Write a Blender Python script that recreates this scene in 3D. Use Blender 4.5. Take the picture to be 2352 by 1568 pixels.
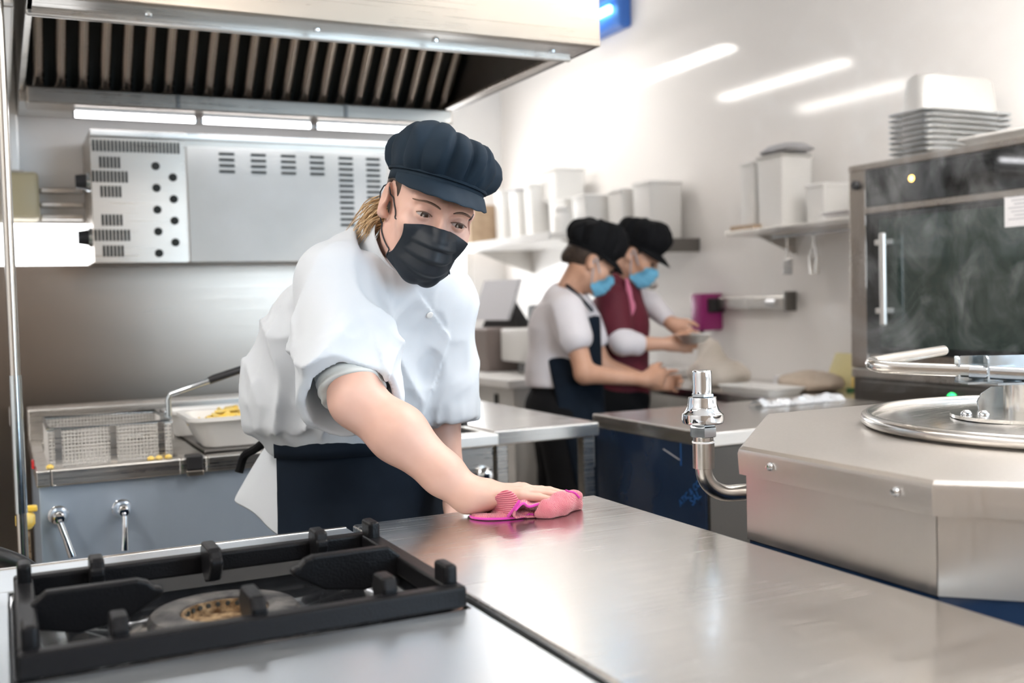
import bpy, bmesh, math, random
import numpy as np
from mathutils import Vector, Matrix

random.seed(7)
for _o in list(bpy.data.objects):
    bpy.data.objects.remove(_o)
SC = bpy.context.scene
COL = SC.collection
PI = math.pi

# ------------------------------------------------------------------ camera
cam_d = bpy.data.cameras.new('camera')
cam = bpy.data.objects.new('camera', cam_d)
COL.objects.link(cam)
cam.matrix_world = Matrix(((0.8980, 0.0417, -0.4380, 0.0),
                           (-0.4390, 0.0240, -0.8982, 0.0),
                           (-0.0269, 0.9988, 0.0399, 1.25),
                           (0, 0, 0, 1)))
cam_d.sensor_width = 36.0
cam_d.lens = 36.786
cam_d.clip_start = 0.05
cam_d.clip_end = 60
cam_d.dof.use_dof = True
cam_d.dof.focus_distance = 1.70
cam_d.dof.aperture_fstop = 3.2
SC.camera = cam

# ------------------------------------------------------------------ world, daylight, exposure
W = bpy.data.worlds.new('world')
SC.world = W
W.use_nodes = True
W.node_tree.nodes['Background'].inputs[0].default_value = (0.80, 0.90, 1.0, 1)
W.node_tree.nodes['Background'].inputs[1].default_value = 1.0
SC.view_settings.view_transform = 'Standard'
SC.view_settings.look = 'None'
SC.view_settings.gamma = 1.0
SC.view_settings.use_curve_mapping = False
SC.view_settings.exposure = 1.1


def area_light(name, loc, rot, sx, sy, power, col):
    d = bpy.data.lights.new(name, 'AREA')
    d.shape = 'RECTANGLE'
    d.size = sx
    d.size_y = sy
    d.energy = power
    d.color = col
    o = bpy.data.objects.new(name, d)
    COL.objects.link(o)
    o.location = loc
    o.rotation_euler = rot
    return o


# daylight entering by the big window in the wall behind the photographer
area_light('window_daylight', (2.35, -1.93, 1.65), (PI / 2, 0, 0), 1.5, 1.5, 36, (0.60, 0.81, 1.0))
# daylight entering by the far window at the back of the kitchen
area_light('far_window_daylight', (2.55, 6.62, 1.55), (-PI / 2, 0, 0), 0.9, 1.0, 4, (0.92, 0.97, 1.0))


# ------------------------------------------------------------------ mesh helpers
def new_obj(name, me, mat=None, parent=None):
    o = bpy.data.objects.new(name, me)
    COL.objects.link(o)
    if mat is not None and len(me.materials) == 0:
        me.materials.append(mat)
    if parent is not None:
        o.parent = parent
        if parent.type == 'EMPTY':
            o.matrix_parent_inverse = (Matrix.Translation(parent.location)
                                       @ Matrix.Rotation(parent.rotation_euler[2], 4, 'Z')).inverted()
    return o


def obj(name, bm, mat=None, parent=None, smooth=False, ang=40):
    me = bpy.data.meshes.new(name)
    bmesh.ops.recalc_face_normals(bm, faces=bm.faces)
    bm.to_mesh(me)
    bm.free()
    o = new_obj(name, me, mat, parent)
    if smooth:
        shade(me, ang)
    return o


def shade(me, ang=40):
    for p in me.polygons:
        p.use_smooth = True
    if ang < 180:
        me.set_sharp_from_angle(angle=math.radians(ang))


def tag(o, label, cat, group=None, kind=None):
    if label:
        o['label'] = label
    if cat:
        o['category'] = cat
    if group:
        o['group'] = group
    if kind:
        o['kind'] = kind
    return o


def thing(name, label, cat, loc=(0, 0, 0), rz=0, group=None):
    o = bpy.data.objects.new(name, None)
    COL.objects.link(o)
    o.empty_display_size = 0.05
    o.location = loc
    o.rotation_euler = (0, 0, rz)
    return tag(o, label, cat, group)


def dup(root, loc, rz=None, label=None):
    r = root.copy()
    COL.objects.link(r)
    r.location = loc
    if rz is not None:
        r.rotation_euler = (0, 0, rz)
    if label:
        r['label'] = label
    for ch in list(root.children):
        c = ch.copy()
        COL.objects.link(c)
        c.parent = r
        for g in ch.children:
            d = g.copy()
            COL.objects.link(d)
            d.parent = c
    return r


def struct(o):
    o['kind'] = 'structure'
    return o


def B():
    return bmesh.new()


def bx(bm, x0, x1, y0, y1, z0, z1, bev=0.0, seg=2):
    r = bmesh.ops.create_cube(bm, size=1.0)
    vs = r['verts']
    for v in vs:
        v.co = Vector((x0 + (v.co.x + .5) * (x1 - x0), y0 + (v.co.y + .5) * (y1 - y0), z0 + (v.co.z + .5) * (z1 - z0)))
    if bev > 0:
        es = list({e for v in vs for e in v.link_edges})
        bmesh.ops.bevel(bm, geom=es, offset=bev, segments=seg, affect='EDGES', profile=0.5)
    return bm


def frame_from(d):
    d = Vector(d).normalized()
    a = Vector((0, 0, 1)) if abs(d.z) < 0.9 else Vector((1, 0, 0))
    u = d.cross(a).normalized()
    return u, d.cross(u).normalized(), d


def cyl(bm, p0, p1, r0, r1=None, seg=20, caps=True):
    r1 = r0 if r1 is None else r1
    p0 = Vector(p0)
    p1 = Vector(p1)
    u, v, _ = frame_from(p1 - p0)
    a = [bm.verts.new(p0 + (u * math.cos(t) + v * math.sin(t)) * r0) for t in [2 * PI * i / seg for i in range(seg)]]
    b = [bm.verts.new(p1 + (u * math.cos(t) + v * math.sin(t)) * r1) for t in [2 * PI * i / seg for i in range(seg)]]
    for i in range(seg):
        bm.faces.new((a[i], a[(i + 1) % seg], b[(i + 1) % seg], b[i]))
    if caps:
        bm.faces.new(a)
        bm.faces.new(b)
    return bm


def lathe(bm, prof, c=(0, 0, 0), seg=32, axis=None):
    """prof: list of (r, z); revolved about z (or about axis) at c."""
    c = Vector(c)
    if axis is None:
        u, v, w = Vector((1, 0, 0)), Vector((0, 1, 0)), Vector((0, 0, 1))
    else:
        u, v, w = frame_from(axis)
    rings = []
    for r, z in prof:
        if r < 1e-6:
            rings.append([bm.verts.new(c + w * z)])
        else:
            rings.append([bm.verts.new(c + w * z + (u * math.cos(2 * PI * i / seg) + v * math.sin(2 * PI * i / seg)) * r) for i in range(seg)])
    for k in range(len(rings) - 1):
        a, b = rings[k], rings[k + 1]
        for i in range(seg):
            j = (i + 1) % seg
            if len(a) == 1 and len(b) == 1:
                continue
            if len(a) == 1:
                bm.faces.new((a[0], b[i], b[j]))
            elif len(b) == 1:
                bm.faces.new((a[i], a[j], b[0]))
            else:
                bm.faces.new((a[i], a[j], b[j], b[i]))
    return bm


def smooth_path(pts, n=8, closed=False):
    P = [Vector(p) for p in pts]
    out = []
    m = len(P)
    for i in range(m if closed else m - 1):
        p0 = P[(i - 1) % m] if (closed or i > 0) else P[0] * 2 - P[1]
        p1 = P[i]
        p2 = P[(i + 1) % m]
        p3 = P[(i + 2) % m] if (closed or i + 2 < m) else P[-1] * 2 - P[-2]
        for k in range(n):
            t = k / n
            out.append(0.5 * ((2 * p1) + (p2 - p0) * t + (2 * p0 - 5 * p1 + 4 * p2 - p3) * t * t + (3 * p1 - p0 - 3 * p2 + p3) * t ** 3))
    if not closed:
        out.append(P[-1])
    return out


def tube(bm, path, r, seg=10, closed=False, caps=True):
    P = [Vector(p) for p in path]
    n = len(P)
    rr = r if isinstance(r, (list, tuple)) else [r] * n
    rings = []
    u = None
    for i in range(n):
        if closed:
            d = P[(i + 1) % n] - P[i - 1]
        else:
            d = P[min(i + 1, n - 1)] - P[max(i - 1, 0)]
        d = d.normalized() if d.length > 1e-9 else Vector((0, 0, 1))
        if u is None:
            u, v, _ = frame_from(d)
        else:
            u = (u - d * u.dot(d)).normalized()
            v = d.cross(u)
        rings.append([bm.verts.new(P[i] + (u * math.cos(2 * PI * k / seg) + v * math.sin(2 * PI * k / seg)) * rr[i]) for k in range(seg)])
    m = n if closed else n - 1
    for i in range(m):
        a, b = rings[i], rings[(i + 1) % n]
        for k in range(seg):
            bm.faces.new((a[k], a[(k + 1) % seg], b[(k + 1) % seg], b[k]))
    if caps and not closed:
        bm.faces.new(rings[0])
        bm.faces.new(rings[-1])
    return bm


def prism(bm, poly, z0, z1):
    """poly: list of (x, y) counter-clockwise, extruded in z."""
    a = [bm.verts.new((x, y, z0)) for x, y in poly]
    b = [bm.verts.new((x, y, z1)) for x, y in poly]
    n = len(poly)
    for i in range(n):
        bm.faces.new((a[i], a[(i + 1) % n], b[(i + 1) % n], b[i]))
    bm.faces.new(a)
    bm.faces.new(b)
    return bm


def loft(bm, loops, cap0=True, cap1=True):
    R = [[bm.verts.new(p) for p in lp] for lp in loops]
    n = len(loops[0])
    for k in range(len(R) - 1):
        for i in range(n):
            bm.faces.new((R[k][i], R[k][(i + 1) % n], R[k + 1][(i + 1) % n], R[k + 1][i]))
    if cap0:
        bm.faces.new(R[0])
    if cap1:
        bm.faces.new(R[-1])
    return bm


def rrect(cx, cy, hx, hy, r, z, n=4):
    out = []
    for sx, sy, a0 in ((1, 1, 0), (-1, 1, 90), (-1, -1, 180), (1, -1, 270)):
        for k in range(n + 1):
            a = math.radians(a0 + 90 * k / n)
            out.append((cx + sx * (hx - r) + r * math.cos(a), cy + sy * (hy - r) + r * math.sin(a), z))
    return out


def bev_obj(o, w, seg=2):
    m = o.modifiers.new('bevel', 'BEVEL')
    m.width = w
    m.segments = seg
    m.limit_method = 'ANGLE'
    m.angle_limit = math.radians(40)
    return o


# ------------------------------------------------------------------ materials
def mat(name, col=(0.8, 0.8, 0.8), rough=0.5, metal=0.0, **kw):
    m = bpy.data.materials.new(name)
    m.use_nodes = True
    p = m.node_tree.nodes['Principled BSDF']
    p.inputs['Base Color'].default_value = (*col, 1)
    p.inputs['Roughness'].default_value = rough
    p.inputs['Metallic'].default_value = metal
    for k, v in kw.items():
        p.inputs[k.replace('_', ' ')].default_value = v
    return m


def N(m, t, **kw):
    n = m.node_tree.nodes.new(t)
    for k, v in kw.items():
        setattr(n, k, v)
    return n


def L(m, a, b):
    m.node_tree.links.new(a, b)


def noise_tex(m, scale=(1, 1, 1), nscale=5, detail=4, rough=0.5, coord='Object'):
    tc = N(m, 'ShaderNodeTexCoord')
    mp = N(m, 'ShaderNodeMapping')
    mp.inputs['Scale'].default_value = scale
    nz = N(m, 'ShaderNodeTexNoise')
    nz.inputs['Scale'].default_value = nscale
    nz.inputs['Detail'].default_value = detail
    nz.inputs['Roughness'].default_value = rough
    L(m, tc.outputs[coord], mp.inputs['Vector'])
    L(m, mp.outputs['Vector'], nz.inputs['Vector'])
    return nz


def map_range(m, sock, a, b, c, d):
    r = N(m, 'ShaderNodeMapRange')
    for k, v in zip(('From Min', 'From Max', 'To Min', 'To Max'), (a, b, c, d)):
        r.inputs[k].default_value = v
    L(m, sock, r.inputs['Value'])
    return r.outputs['Result']


def mixcol(m, fac, c0, c1):
    x = N(m, 'ShaderNodeMix', data_type='RGBA')
    x.inputs[6].default_value = (*c0, 1)
    x.inputs[7].default_value = (*c1, 1)
    L(m, fac, x.inputs[0])
    return x.outputs[2]


def vary(m, c0, c1, nscale=5, scale=(1, 1, 1), lo=0.35, hi=0.65, detail=4):
    nz = noise_tex(m, scale, nscale, detail)
    f = map_range(m, nz.outputs['Fac'], lo, hi, 0, 1)
    L(m, mixcol(m, f, c0, c1), m.node_tree.nodes['Principled BSDF'].inputs['Base Color'])
    return m


def bump(m, nscale=60, strength=0.2, dist=0.002, scale=(1, 1, 1), detail=3):
    nz = noise_tex(m, scale, nscale, detail)
    b = N(m, 'ShaderNodeBump')
    b.inputs['Strength'].default_value = strength
    b.inputs['Distance'].default_value = dist
    L(m, nz.outputs['Fac'], b.inputs['Height'])
    L(m, b.outputs['Normal'], m.node_tree.nodes['Principled BSDF'].inputs['Normal'])
    return m


def steel(name, col=(0.62, 0.60, 0.57), r0=0.2, r1=0.4, grain=(2, 260, 260), smear=4.0, b=0.04):
    """brushed stainless steel: fine grain along one axis, uneven wiped sheen."""
    m = mat(name, col, 0.3, 1.0)
    p = m.node_tree.nodes['Principled BSDF']
    g = noise_tex(m, grain, 1.0, 2)
    s = noise_tex(m, (1, 1, 1), smear, 5, 0.6)
    a = map_range(m, g.outputs['Fac'], 0.3, 0.7, 0, 0.5)
    c = map_range(m, s.outputs['Fac'], 0.3, 0.7, 0, 0.5)
    ad = N(m, 'ShaderNodeMath', operation='ADD')
    L(m, a, ad.inputs[0])
    L(m, c, ad.inputs[1])
    L(m, map_range(m, ad.outputs[0], 0, 1, r0, r1), p.inputs['Roughness'])
    bp = N(m, 'ShaderNodeBump')
    bp.inputs['Strength'].default_value = b
    bp.inputs['Distance'].default_value = 0.001
    L(m, g.outputs['Fac'], bp.inputs['Height'])
    L(m, bp.outputs['Normal'], p.inputs['Normal'])
    return m


def emit(name, col, s):
    m = mat(name, col, 0.5)
    p = m.node_tree.nodes['Principled BSDF']
    p.inputs['Emission Color'].default_value = (*col, 1)
    p.inputs['Emission Strength'].default_value = s
    return m


M = {}
M['steel'] = steel('steel_brushed')
M['steel_top'] = steel('steel_worktop', (0.66, 0.65, 0.63), 0.15, 0.31, (3, 300, 300), 5.0, 0.008)
M['steel_hood'] = steel('steel_hood', (0.36, 0.31, 0.26), 0.24, 0.36, (2, 200, 200), 2.0, 0.01)  # beige that the hood front reflects is put into its base colour
M['steel_hob'] = steel('steel_hob', (0.80, 0.86, 0.92), 0.26, 0.40, (3, 300, 300), 5.0, 0.008)  # pale blue base carries the blue reflections of the hob top
M['steel_warm'] = steel('steel_warm', (0.44, 0.395, 0.35), 0.22, 0.40, (2, 200, 200))
M['steel_kettle'] = steel('steel_kettle', (0.60, 0.57, 0.54), 0.28, 0.42, (200, 200, 3), 3.0, 0.03)
M['steel_wall'] = steel('steel_splash', (0.27, 0.225, 0.19), 0.27, 0.33, (2, 150, 150), 1.5, 0.004)  # dark brownish base stands in for the dark room the splash reflects
M['steel_fryer'] = steel('steel_fryer', (0.44, 0.53, 0.64), 0.30, 0.45, (200, 200, 3), 2.0, 0.03)  # blue reflected light is put into the base colour of the fryer
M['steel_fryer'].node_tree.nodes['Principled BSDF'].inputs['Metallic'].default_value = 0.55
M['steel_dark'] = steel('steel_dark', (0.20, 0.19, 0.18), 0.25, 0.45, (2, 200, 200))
M['steel_low_unit'] = steel('steel_dark_front', (0.10, 0.095, 0.09), 0.25, 0.40, (200, 200, 3))  # darker even base for the body of the navy-sided unit
M['steel_pale'] = steel('steel_pale', (0.80, 0.79, 0.77), 0.40, 0.55, (200, 200, 3), 4.0, 0.03)
M['chrome'] = mat('chrome', (0.75, 0.77, 0.80), 0.06, 1.0)
M['zinc'] = steel('zinc_plated', (0.62, 0.68, 0.72), 0.12, 0.25, (40, 40, 40), 12.0, 0.03)
M['pipe_steel'] = steel('pipe_steel', (0.62, 0.60, 0.57), 0.20, 0.26, (60, 60, 60), 8.0, 0.0)
M['iron'] = bump(mat('cast_iron', (0.008, 0.008, 0.009), 0.33, 0, Specular_IOR_Level=0.12), 350, 0.3, 0.002)
M['enamel'] = mat('black_enamel', (0.012, 0.013, 0.015), 0.12, 0.0, Coat_Weight=0.6)
M['burner'] = vary(bump(mat('burner_iron', (0.10, 0.10, 0.105), 0.45, 0.6), 120, 0.4, 0.002), (0.05, 0.05, 0.055), (0.20, 0.19, 0.18), 40)
M['rust'] = vary(mat('scorched_brass', (0.3, 0.2, 0.1), 0.5, 0.6), (0.10, 0.05, 0.02), (0.45, 0.33, 0.20), 90)
M['film'] = vary(mat('navy_film', (0.012, 0.028, 0.065), 0.16, 0.0, Coat_Weight=0.3), (0.010, 0.024, 0.060), (0.016, 0.034, 0.075), 6)
M['ink_blue'] = mat('blue_ink', (0.01, 0.12, 0.42), 0.4)
M['black'] = mat('black_plastic', (0.02, 0.02, 0.022), 0.4)
M['black_glass'] = mat('black_glass', (0.010, 0.011, 0.012), 0.05, 0.0, Coat_Weight=0.5)
M['void'] = mat('dark_opening', (0.02, 0.022, 0.02), 0.8)
M['white_wall'] = mat('white_wall_panel', (0.90, 0.875, 0.85), 0.09)
M['paint'] = vary(mat('white_paint', (0.83, 0.81, 0.79), 0.6), (0.82, 0.80, 0.78), (0.85, 0.83, 0.81), 3)
M['white_plastic'] = mat('white_plastic', (0.80, 0.79, 0.77), 0.4)
M['white_enamel'] = vary(mat('white_enamel', (0.58, 0.57, 0.55), 0.35), (0.55, 0.54, 0.51), (0.64, 0.63, 0.61), 3)
M['cardboard'] = vary(mat('cardboard', (0.42, 0.30, 0.20), 0.8), (0.38, 0.27, 0.18), (0.46, 0.34, 0.23), 20)
M['paper'] = mat('paper', (0.80, 0.79, 0.80), 0.7)
M['kraft'] = bump(vary(mat('kraft_paper', (0.60, 0.50, 0.40), 0.7), (0.52, 0.42, 0.33), (0.66, 0.56, 0.46), 8), 25, 0.5, 0.01)
M['beige'] = mat('beige_plastic', (0.56, 0.48, 0.30), 0.45)
M['floor'] = vary(mat('floor_tile', (0.36, 0.32, 0.28), 0.4), (0.33, 0.29, 0.25), (0.42, 0.37, 0.33), 8)
M['lamp'] = emit('added_lamp_glow', (1.0, 0.945, 0.89), 31)  # emission of the added near lamps
M['lamp_far'] = emit('far_lamp_glow', (1.0, 0.95, 0.90), 10)
M['lamp_hood'] = emit('hood_tube_glow', (0.97, 0.97, 1.0), 6)
M['pane_dim'] = emit('rear_window_pane', (0.70, 0.85, 1.0), 0.5)
M['pane'] = emit('bright_window_pane', (0.97, 0.98, 1.0), 2.2)
M['green_hose'] = mat('green_hose', (0.05, 0.62, 0.03), 0.35)
M['yellow'] = vary(mat('yellow_paint', (0.75, 0.55, 0.08), 0.5), (0.80, 0.52, 0.05), (0.75, 0.60, 0.22), 60)
M['red'] = mat('red_plastic', (0.5, 0.02, 0.02), 0.4)
M['purple'] = mat('purple_plastic', (0.32, 0.02, 0.17), 0.35)
M['note_yellow'] = mat('yellow_paper', (0.74, 0.66, 0.34), 0.7)
M['lime'] = mat('lime_label', (0.25, 0.70, 0.03), 0.5)


# ================================================================== the room
CEIL = 3.2
struct(obj('floor', bx(B(), -2.6, 3.35, -2.1, 6.9, -0.1, 0), M['floor']))
struct(obj('ceiling', bx(B(), -2.6, 3.35, -2.1, 6.9, CEIL, CEIL + 0.1), M['paint']))
struct(obj('wall_right', bx(B(), 3.25, 3.35, -2.1, 6.9, 0, CEIL), M['white_wall']))
struct(obj('wall_left', bx(B(), -2.6, -2.5, -2.0, 6.8, 0, CEIL), M['paint']))
bm = B()
for a in ((-2.5, 1.6, 0, CEIL), (3.1, 3.25, 0, CEIL), (1.6, 3.1, 0, 0.9), (1.6, 3.1, 2.4, CEIL)):
    bx(bm, a[0], a[1], -2.1, -2.0, a[2], a[3])
struct(obj('wall_rear', bm, mat('tan_paint', (.38, .32, .27), .6)))
bm = B()
for a in ((-2.5, 2.1, 0, CEIL), (3.0, 3.25, 0, CEIL), (2.1, 3.0, 0, 1.05), (2.1, 3.0, 2.05, CEIL)):
    bx(bm, a[0], a[1], 6.75, 6.85, a[2], a[3])
struct(obj('wall_far', bm, M['paint']))
# partition behind the fryers with a bright hatch
bm = B()
for a in ((-2.5, -0.7, 0, CEIL), (0.27, 1.46, 0, CEIL), (-0.7, 0.27, 0, 1.40), (-0.7, 0.27, 1.535, CEIL)):
    bx(bm, a[0], a[1], 3.70, 3.80, a[2], a[3])
struct(obj('wall_partition', bm, M['paint']))
sp = struct(obj('trim_1', bx(B(), -2.5, 1.46, 3.685, 3.70, 0, 1.40, 0.002), M['steel_wall']))


def window(name, axis_y, x0, x1, z0, z1, mull, depth=0.06, pane=None):
    w = thing(name, None, None, ((x0 + x1) / 2, axis_y, z0))
    struct(w)
    bm = B()
    t = 0.045
    bx(bm, x0, x1, axis_y - depth / 2, axis_y + depth / 2, z0, z0 + t)
    bx(bm, x0, x1, axis_y - depth / 2, axis_y + depth / 2, z1 - t, z1)
    bx(bm, x0, x0 + t, axis_y - depth / 2, axis_y + depth / 2, z0 + t, z1 - t)
    bx(bm, x1 - t, x1, axis_y - depth / 2, axis_y + depth / 2, z0 + t, z1 - t)
    obj('window_frame', bm, M['white_plastic'], w)
    for k in range(1, mull):
        xm = x0 + (x1 - x0) * k / mull
        obj('mullion', bx(B(), xm - .02, xm + .02, axis_y - depth / 2, axis_y + depth / 2, z0 + t, z1 - t), M['white_plastic'], w)
    for k in range(mull):
        a = x0 + (x1 - x0) * k / mull + (t if k == 0 else .02)
        b = x0 + (x1 - x0) * (k + 1) / mull - (t if k == mull - 1 else .02)
        obj('pane', bx(B(), a, b, axis_y - .003, axis_y + .003, z0 + t, z1 - t), pane or M['pane'], w)
    return w


window('window_1', -2.05, 1.6, 3.1, 0.9, 2.4, 2, pane=M['pane_dim'])
window('window_2', 6.80, 2.1, 3.0, 1.05, 2.05, 2)
w3 = thing('window_3', None, None, (-0.2, 3.75, 1.40))
struct(w3)
obj('pane', bx(B(), -0.7, 0.27, 3.715, 3.722, 1.40, 1.535), M['pane'], w3)
obj('window_frame', bx(B(), -0.7, 0.27, 3.70, 3.74, 1.392, 1.40), M['white_plastic'], w3)


# ------------------------------------------------------------------ linear lamps
def linear_lamp(x, y0, y1, z, label, glow='lamp'):
    t = thing('linear_lamp', label, 'lamp', (x, (y0 + y1) / 2, z), 0, 'suspended linear lamps')
    obj('housing', bx(B(), x - .06, x + .06, y0, y1, z + .03, z + .07, .006), M['white_plastic'], t)
    obj('diffuser', bx(B(), x - .05, x + .05, y0 + .01, y1 - .01, z, z + .03, .01), M[glow], t)
    for yy in (y0 + .2, y1 - .2):
        obj('suspension_wire', cyl(B(), (x, yy, z + .07), (x, yy, CEIL), .002, seg=6), M['zinc'], t)
    return t


linear_lamp(2.66, 4.9, 6.05, 2.65, 'white linear lamp mirrored on the wall above the wall shelves', 'lamp_far')
linear_lamp(1.72, 4.95, 6.2, 2.65, 'white linear lamp mirrored in the middle of the white wall', 'lamp_far')
linear_lamp(0.82, 5.3, 6.4, 2.65, 'white linear lamp mirrored on the wall beside the pan stack', 'lamp_far')
for i, (x, y) in enumerate(((-0.9, 1.7), (1.75, 1.4), (2.5, 1.1), (-1.5, 0.2), (0.9, -0.9))):  # extra lamps out of view, added to brighten the foreground
    linear_lamp(x, y - .6, y + .6, 2.75, 'added linear lamp out of view, brightening the near part of the kitchen')

# ------------------------------------------------------------------ insect lamp on the wall
t = thing('insect_lamp', 'blue insect lamp with glowing tube high on the white wall', 'lamp', (3.2, 5.2, 2.76))
obj('housing', bx(B(), 3.17, 3.249, 5.02, 5.38, 2.76, 3.04, .015), mat('blue_case', (0.04, 0.16, 0.55), 0.4), t)
obj('grille', bx(B(), 3.160, 3.170, 5.04, 5.36, 2.92, 3.03, .004), mat('blue_grille', (0.12, 0.25, 0.60), 0.4), t)
tb = obj('glow_tube', cyl(B(), (3.155, 5.10, 2.87), (3.155, 5.37, 2.87), .022, seg=14), emit('blue_tube', (0.25, 0.75, 1.0), 5), t, True)

# ================================================================== extraction hood
HX0, HX1, HY0, HY1, HZ = 0.075, 1.43, 2.36, 3.66, 1.90
hood = thing('extraction_hood', 'large brushed steel extraction hood over the fryers', 'hood', (0.75, 3.0, HZ))
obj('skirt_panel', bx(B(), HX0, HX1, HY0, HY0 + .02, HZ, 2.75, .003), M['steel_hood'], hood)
obj('lip', bx(B(), HX0, HX1, HY0 + .02, 2.49, HZ, HZ + .012, .003), M['steel'], hood)
obj('rim_channel', bx(B(), HX0, HX1 - .015, 2.488, 2.503, HZ - .012, HZ + .03, .005), M['steel'], hood)
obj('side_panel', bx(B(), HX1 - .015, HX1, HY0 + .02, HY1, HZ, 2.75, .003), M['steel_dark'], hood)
obj('lip', bx(B(), HX1 - .05, HX1 - .015, 2.49, HY1, HZ, HZ + .012, .002), M['steel_warm'], hood)
obj('side_panel', bx(B(), HX0, HX0 + .015, HY0 + .02, HY1, HZ, 2.75, .003), M['steel'], hood)
obj('roof_panel', bx(B(), HX0, HX1, HY0, HY1, 2.75, 2.77), M['steel'], hood)
obj('lining_panel', bx(B(), HX1 - .022, HX1 - .0155, 2.5, HY1 - .1, HZ + .013, 2.74), M['steel_dark'], hood)  # dark sheet for the darkness that the hood's inner side reflects
for x in (0.32, 0.70, 1.0, 1.33):
    obj('screw', lathe(B(), [(0, -.006), (.008, -.005), (.009, 0)], (x, 2.44, HZ), 10), M['zinc'], hood)
# slanting filter bank made of vertical baffles over a dark throat
F0, F1 = Vector((0, 3.34, 1.905)), Vector((0, 2.86, 2.42))
fd = (F1 - F0)
bm = B()
loft(bm, [[(HX0 + .02, F0.y + .03, F0.z), (HX1 - .02, F0.y + .03, F0.z), (HX1 - .02, F0.y + .05, F0.z + .02), (HX0 + .02, F0.y + .05, F0.z + .02)],
          [(HX0 + .02, F1.y + .03, F1.z), (HX1 - .02, F1.y + .03, F1.z), (HX1 - .02, F1.y + .05, F1.z + .02), (HX0 + .02, F1.y + .05, F1.z + .02)]])
obj('filter_back', bm, M['void'], hood)
nb = 22
nrm = Vector((0, -fd.z, fd.y)).normalized()
nrm = nrm if nrm.y < 0 else -nrm
bm = B()
prof = [(-.017, 0.0), (-.016, .012), (-.009, .022), (0, .025), (.009, .022), (.016, .012), (.017, 0), (.013, 0), (.012, .010), (.006, .018), (0, .020), (-.006, .018), (-.012, .010), (-.013, 0)]
loft(bm, [[Vector((a, 0, 0)) + F0 * 0 + nrm * b for a, b in prof], [Vector((a, 0, 0)) + fd + nrm * b for a, b in prof]])
me = bpy.data.meshes.new('baffle')
bmesh.ops.recalc_face_normals(bm, faces=bm.faces)
bm.to_mesh(me)
bm.free()
me.materials.append(steel('baffle_steel', (0.50, 0.45, 0.41), 0.14, 0.30, (200, 200, 3)))
shade(me, 50)
for i in range(nb):
    o = new_obj('baffle', me, None, hood)
    o.location = (HX0 + .05 + (HX1 - HX0 - .10) * i / (nb - 1), F0.y, F0.z)
obj('grease_gutter', bx(B(), HX0 + .016, HX1 - .03, 3.28, 3.40, 1.845, 1.895, .006), M['steel_warm'], hood)
obj('gutter_joint', bx(B(), .50, .512, 3.276, 3.28, 1.85, 1.89), M['steel_dark'], hood)
obj('gutter_joint', bx(B(), 1.02, 1.032, 3.276, 3.28, 1.85, 1.89), M['steel_dark'], hood)
obj('rail', bx(B(), HX0, HX1 - .03, 3.40, 3.66, 1.87, 1.90), M['steel'], hood)
# fluorescent tubes below the rear edge of the hood
for i, (a, b) in enumerate(((.22, .56), (.585, .92), (.945, 1.28))):
    t = thing('hood_lamp', ['glowing tube lamp under the hood, end nearest the beige box',
                            'glowing tube lamp under the middle of the hood',
                            'glowing tube lamp under the hood behind the black cap'][i], 'lamp', ((a + b) / 2, 3.34, 1.80), 0, 'tube lamps under the hood')
    obj('tube', cyl(B(), (a, 3.33, 1.826), (b, 3.33, 1.826), .0085, seg=14), M['lamp_hood'], t, True)
    obj('end_cap', cyl(B(), (a - .006, 3.33, 1.826), (a, 3.33, 1.826), .010, seg=14), M['zinc'], t)
    obj('end_cap', cyl(B(), (b, 3.33, 1.826), (b + .006, 3.33, 1.826), .010, seg=14), M['zinc'], t)
    obj('lamp_base', bx(B(), a, b, 3.318, 3.342, 1.835, 1.845), M['white_plastic'], t)
# neighbouring hood on the left
t = thing('extraction_hood', 'neighbouring steel hood at the left edge with pale lit corner', 'hood', (-0.6, 3.0, HZ))
obj('side_panel', bx(B(), -.005, .012, 2.36, 3.66, 1.90, 2.75, .004), M['steel'], t)
obj('skirt_panel', bx(B(), -1.25, .0, 2.36, 2.38, 1.90, 2.75, .003), M['steel'], t)
obj('corner_trim', bx(B(), .012, .055, 2.50, 3.64, 1.905, 1.935, .008), M['steel_pale'], t)
obj('roof_panel', bx(B(), -1.25, .0, 2.36, 3.66, 2.75, 2.77), M['steel'], t)
obj('grease_gutter', bx(B(), -1.2, -.01, 3.28, 3.40, 1.845, 1.90, .006), M['steel_warm'], t)

# ================================================================== salamander grill on the wall, seen from its vented side
SY = 3.40
sal = thing('salamander_grill', 'wall-hung grill box with perforated steel end and white vented panel', 'grill', (.73, SY, 1.392))
obj('body', bx(B(), .262, 1.21, SY, 3.68, 1.392, 1.795, .006), M['steel_warm'], sal)
per = obj('perforated_panel', bx(B(), .262, .536, SY - .004, SY, 1.394, 1.775, .001), M['steel_warm'], sal)
wp = obj('white_panel', bx(B(), .542, 1.20, SY - .008, SY, 1.394, 1.755, .002), M['white_enamel'], sal)
obj('top_rail', bx(B(), .262, 1.21, SY - .012, SY, 1.775, 1.797, .003), M['steel'], sal)


def boxmesh(name, sx, sy, sz, m, bev=0):
    bm = bx(B(), -sx / 2, sx / 2, -sy / 2, sy / 2, -sz / 2, sz / 2, bev)
    me = bpy.data.meshes.new(name)
    bm.to_mesh(me)
    bm.free()
    me.materials.append(m)
    return me


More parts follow.
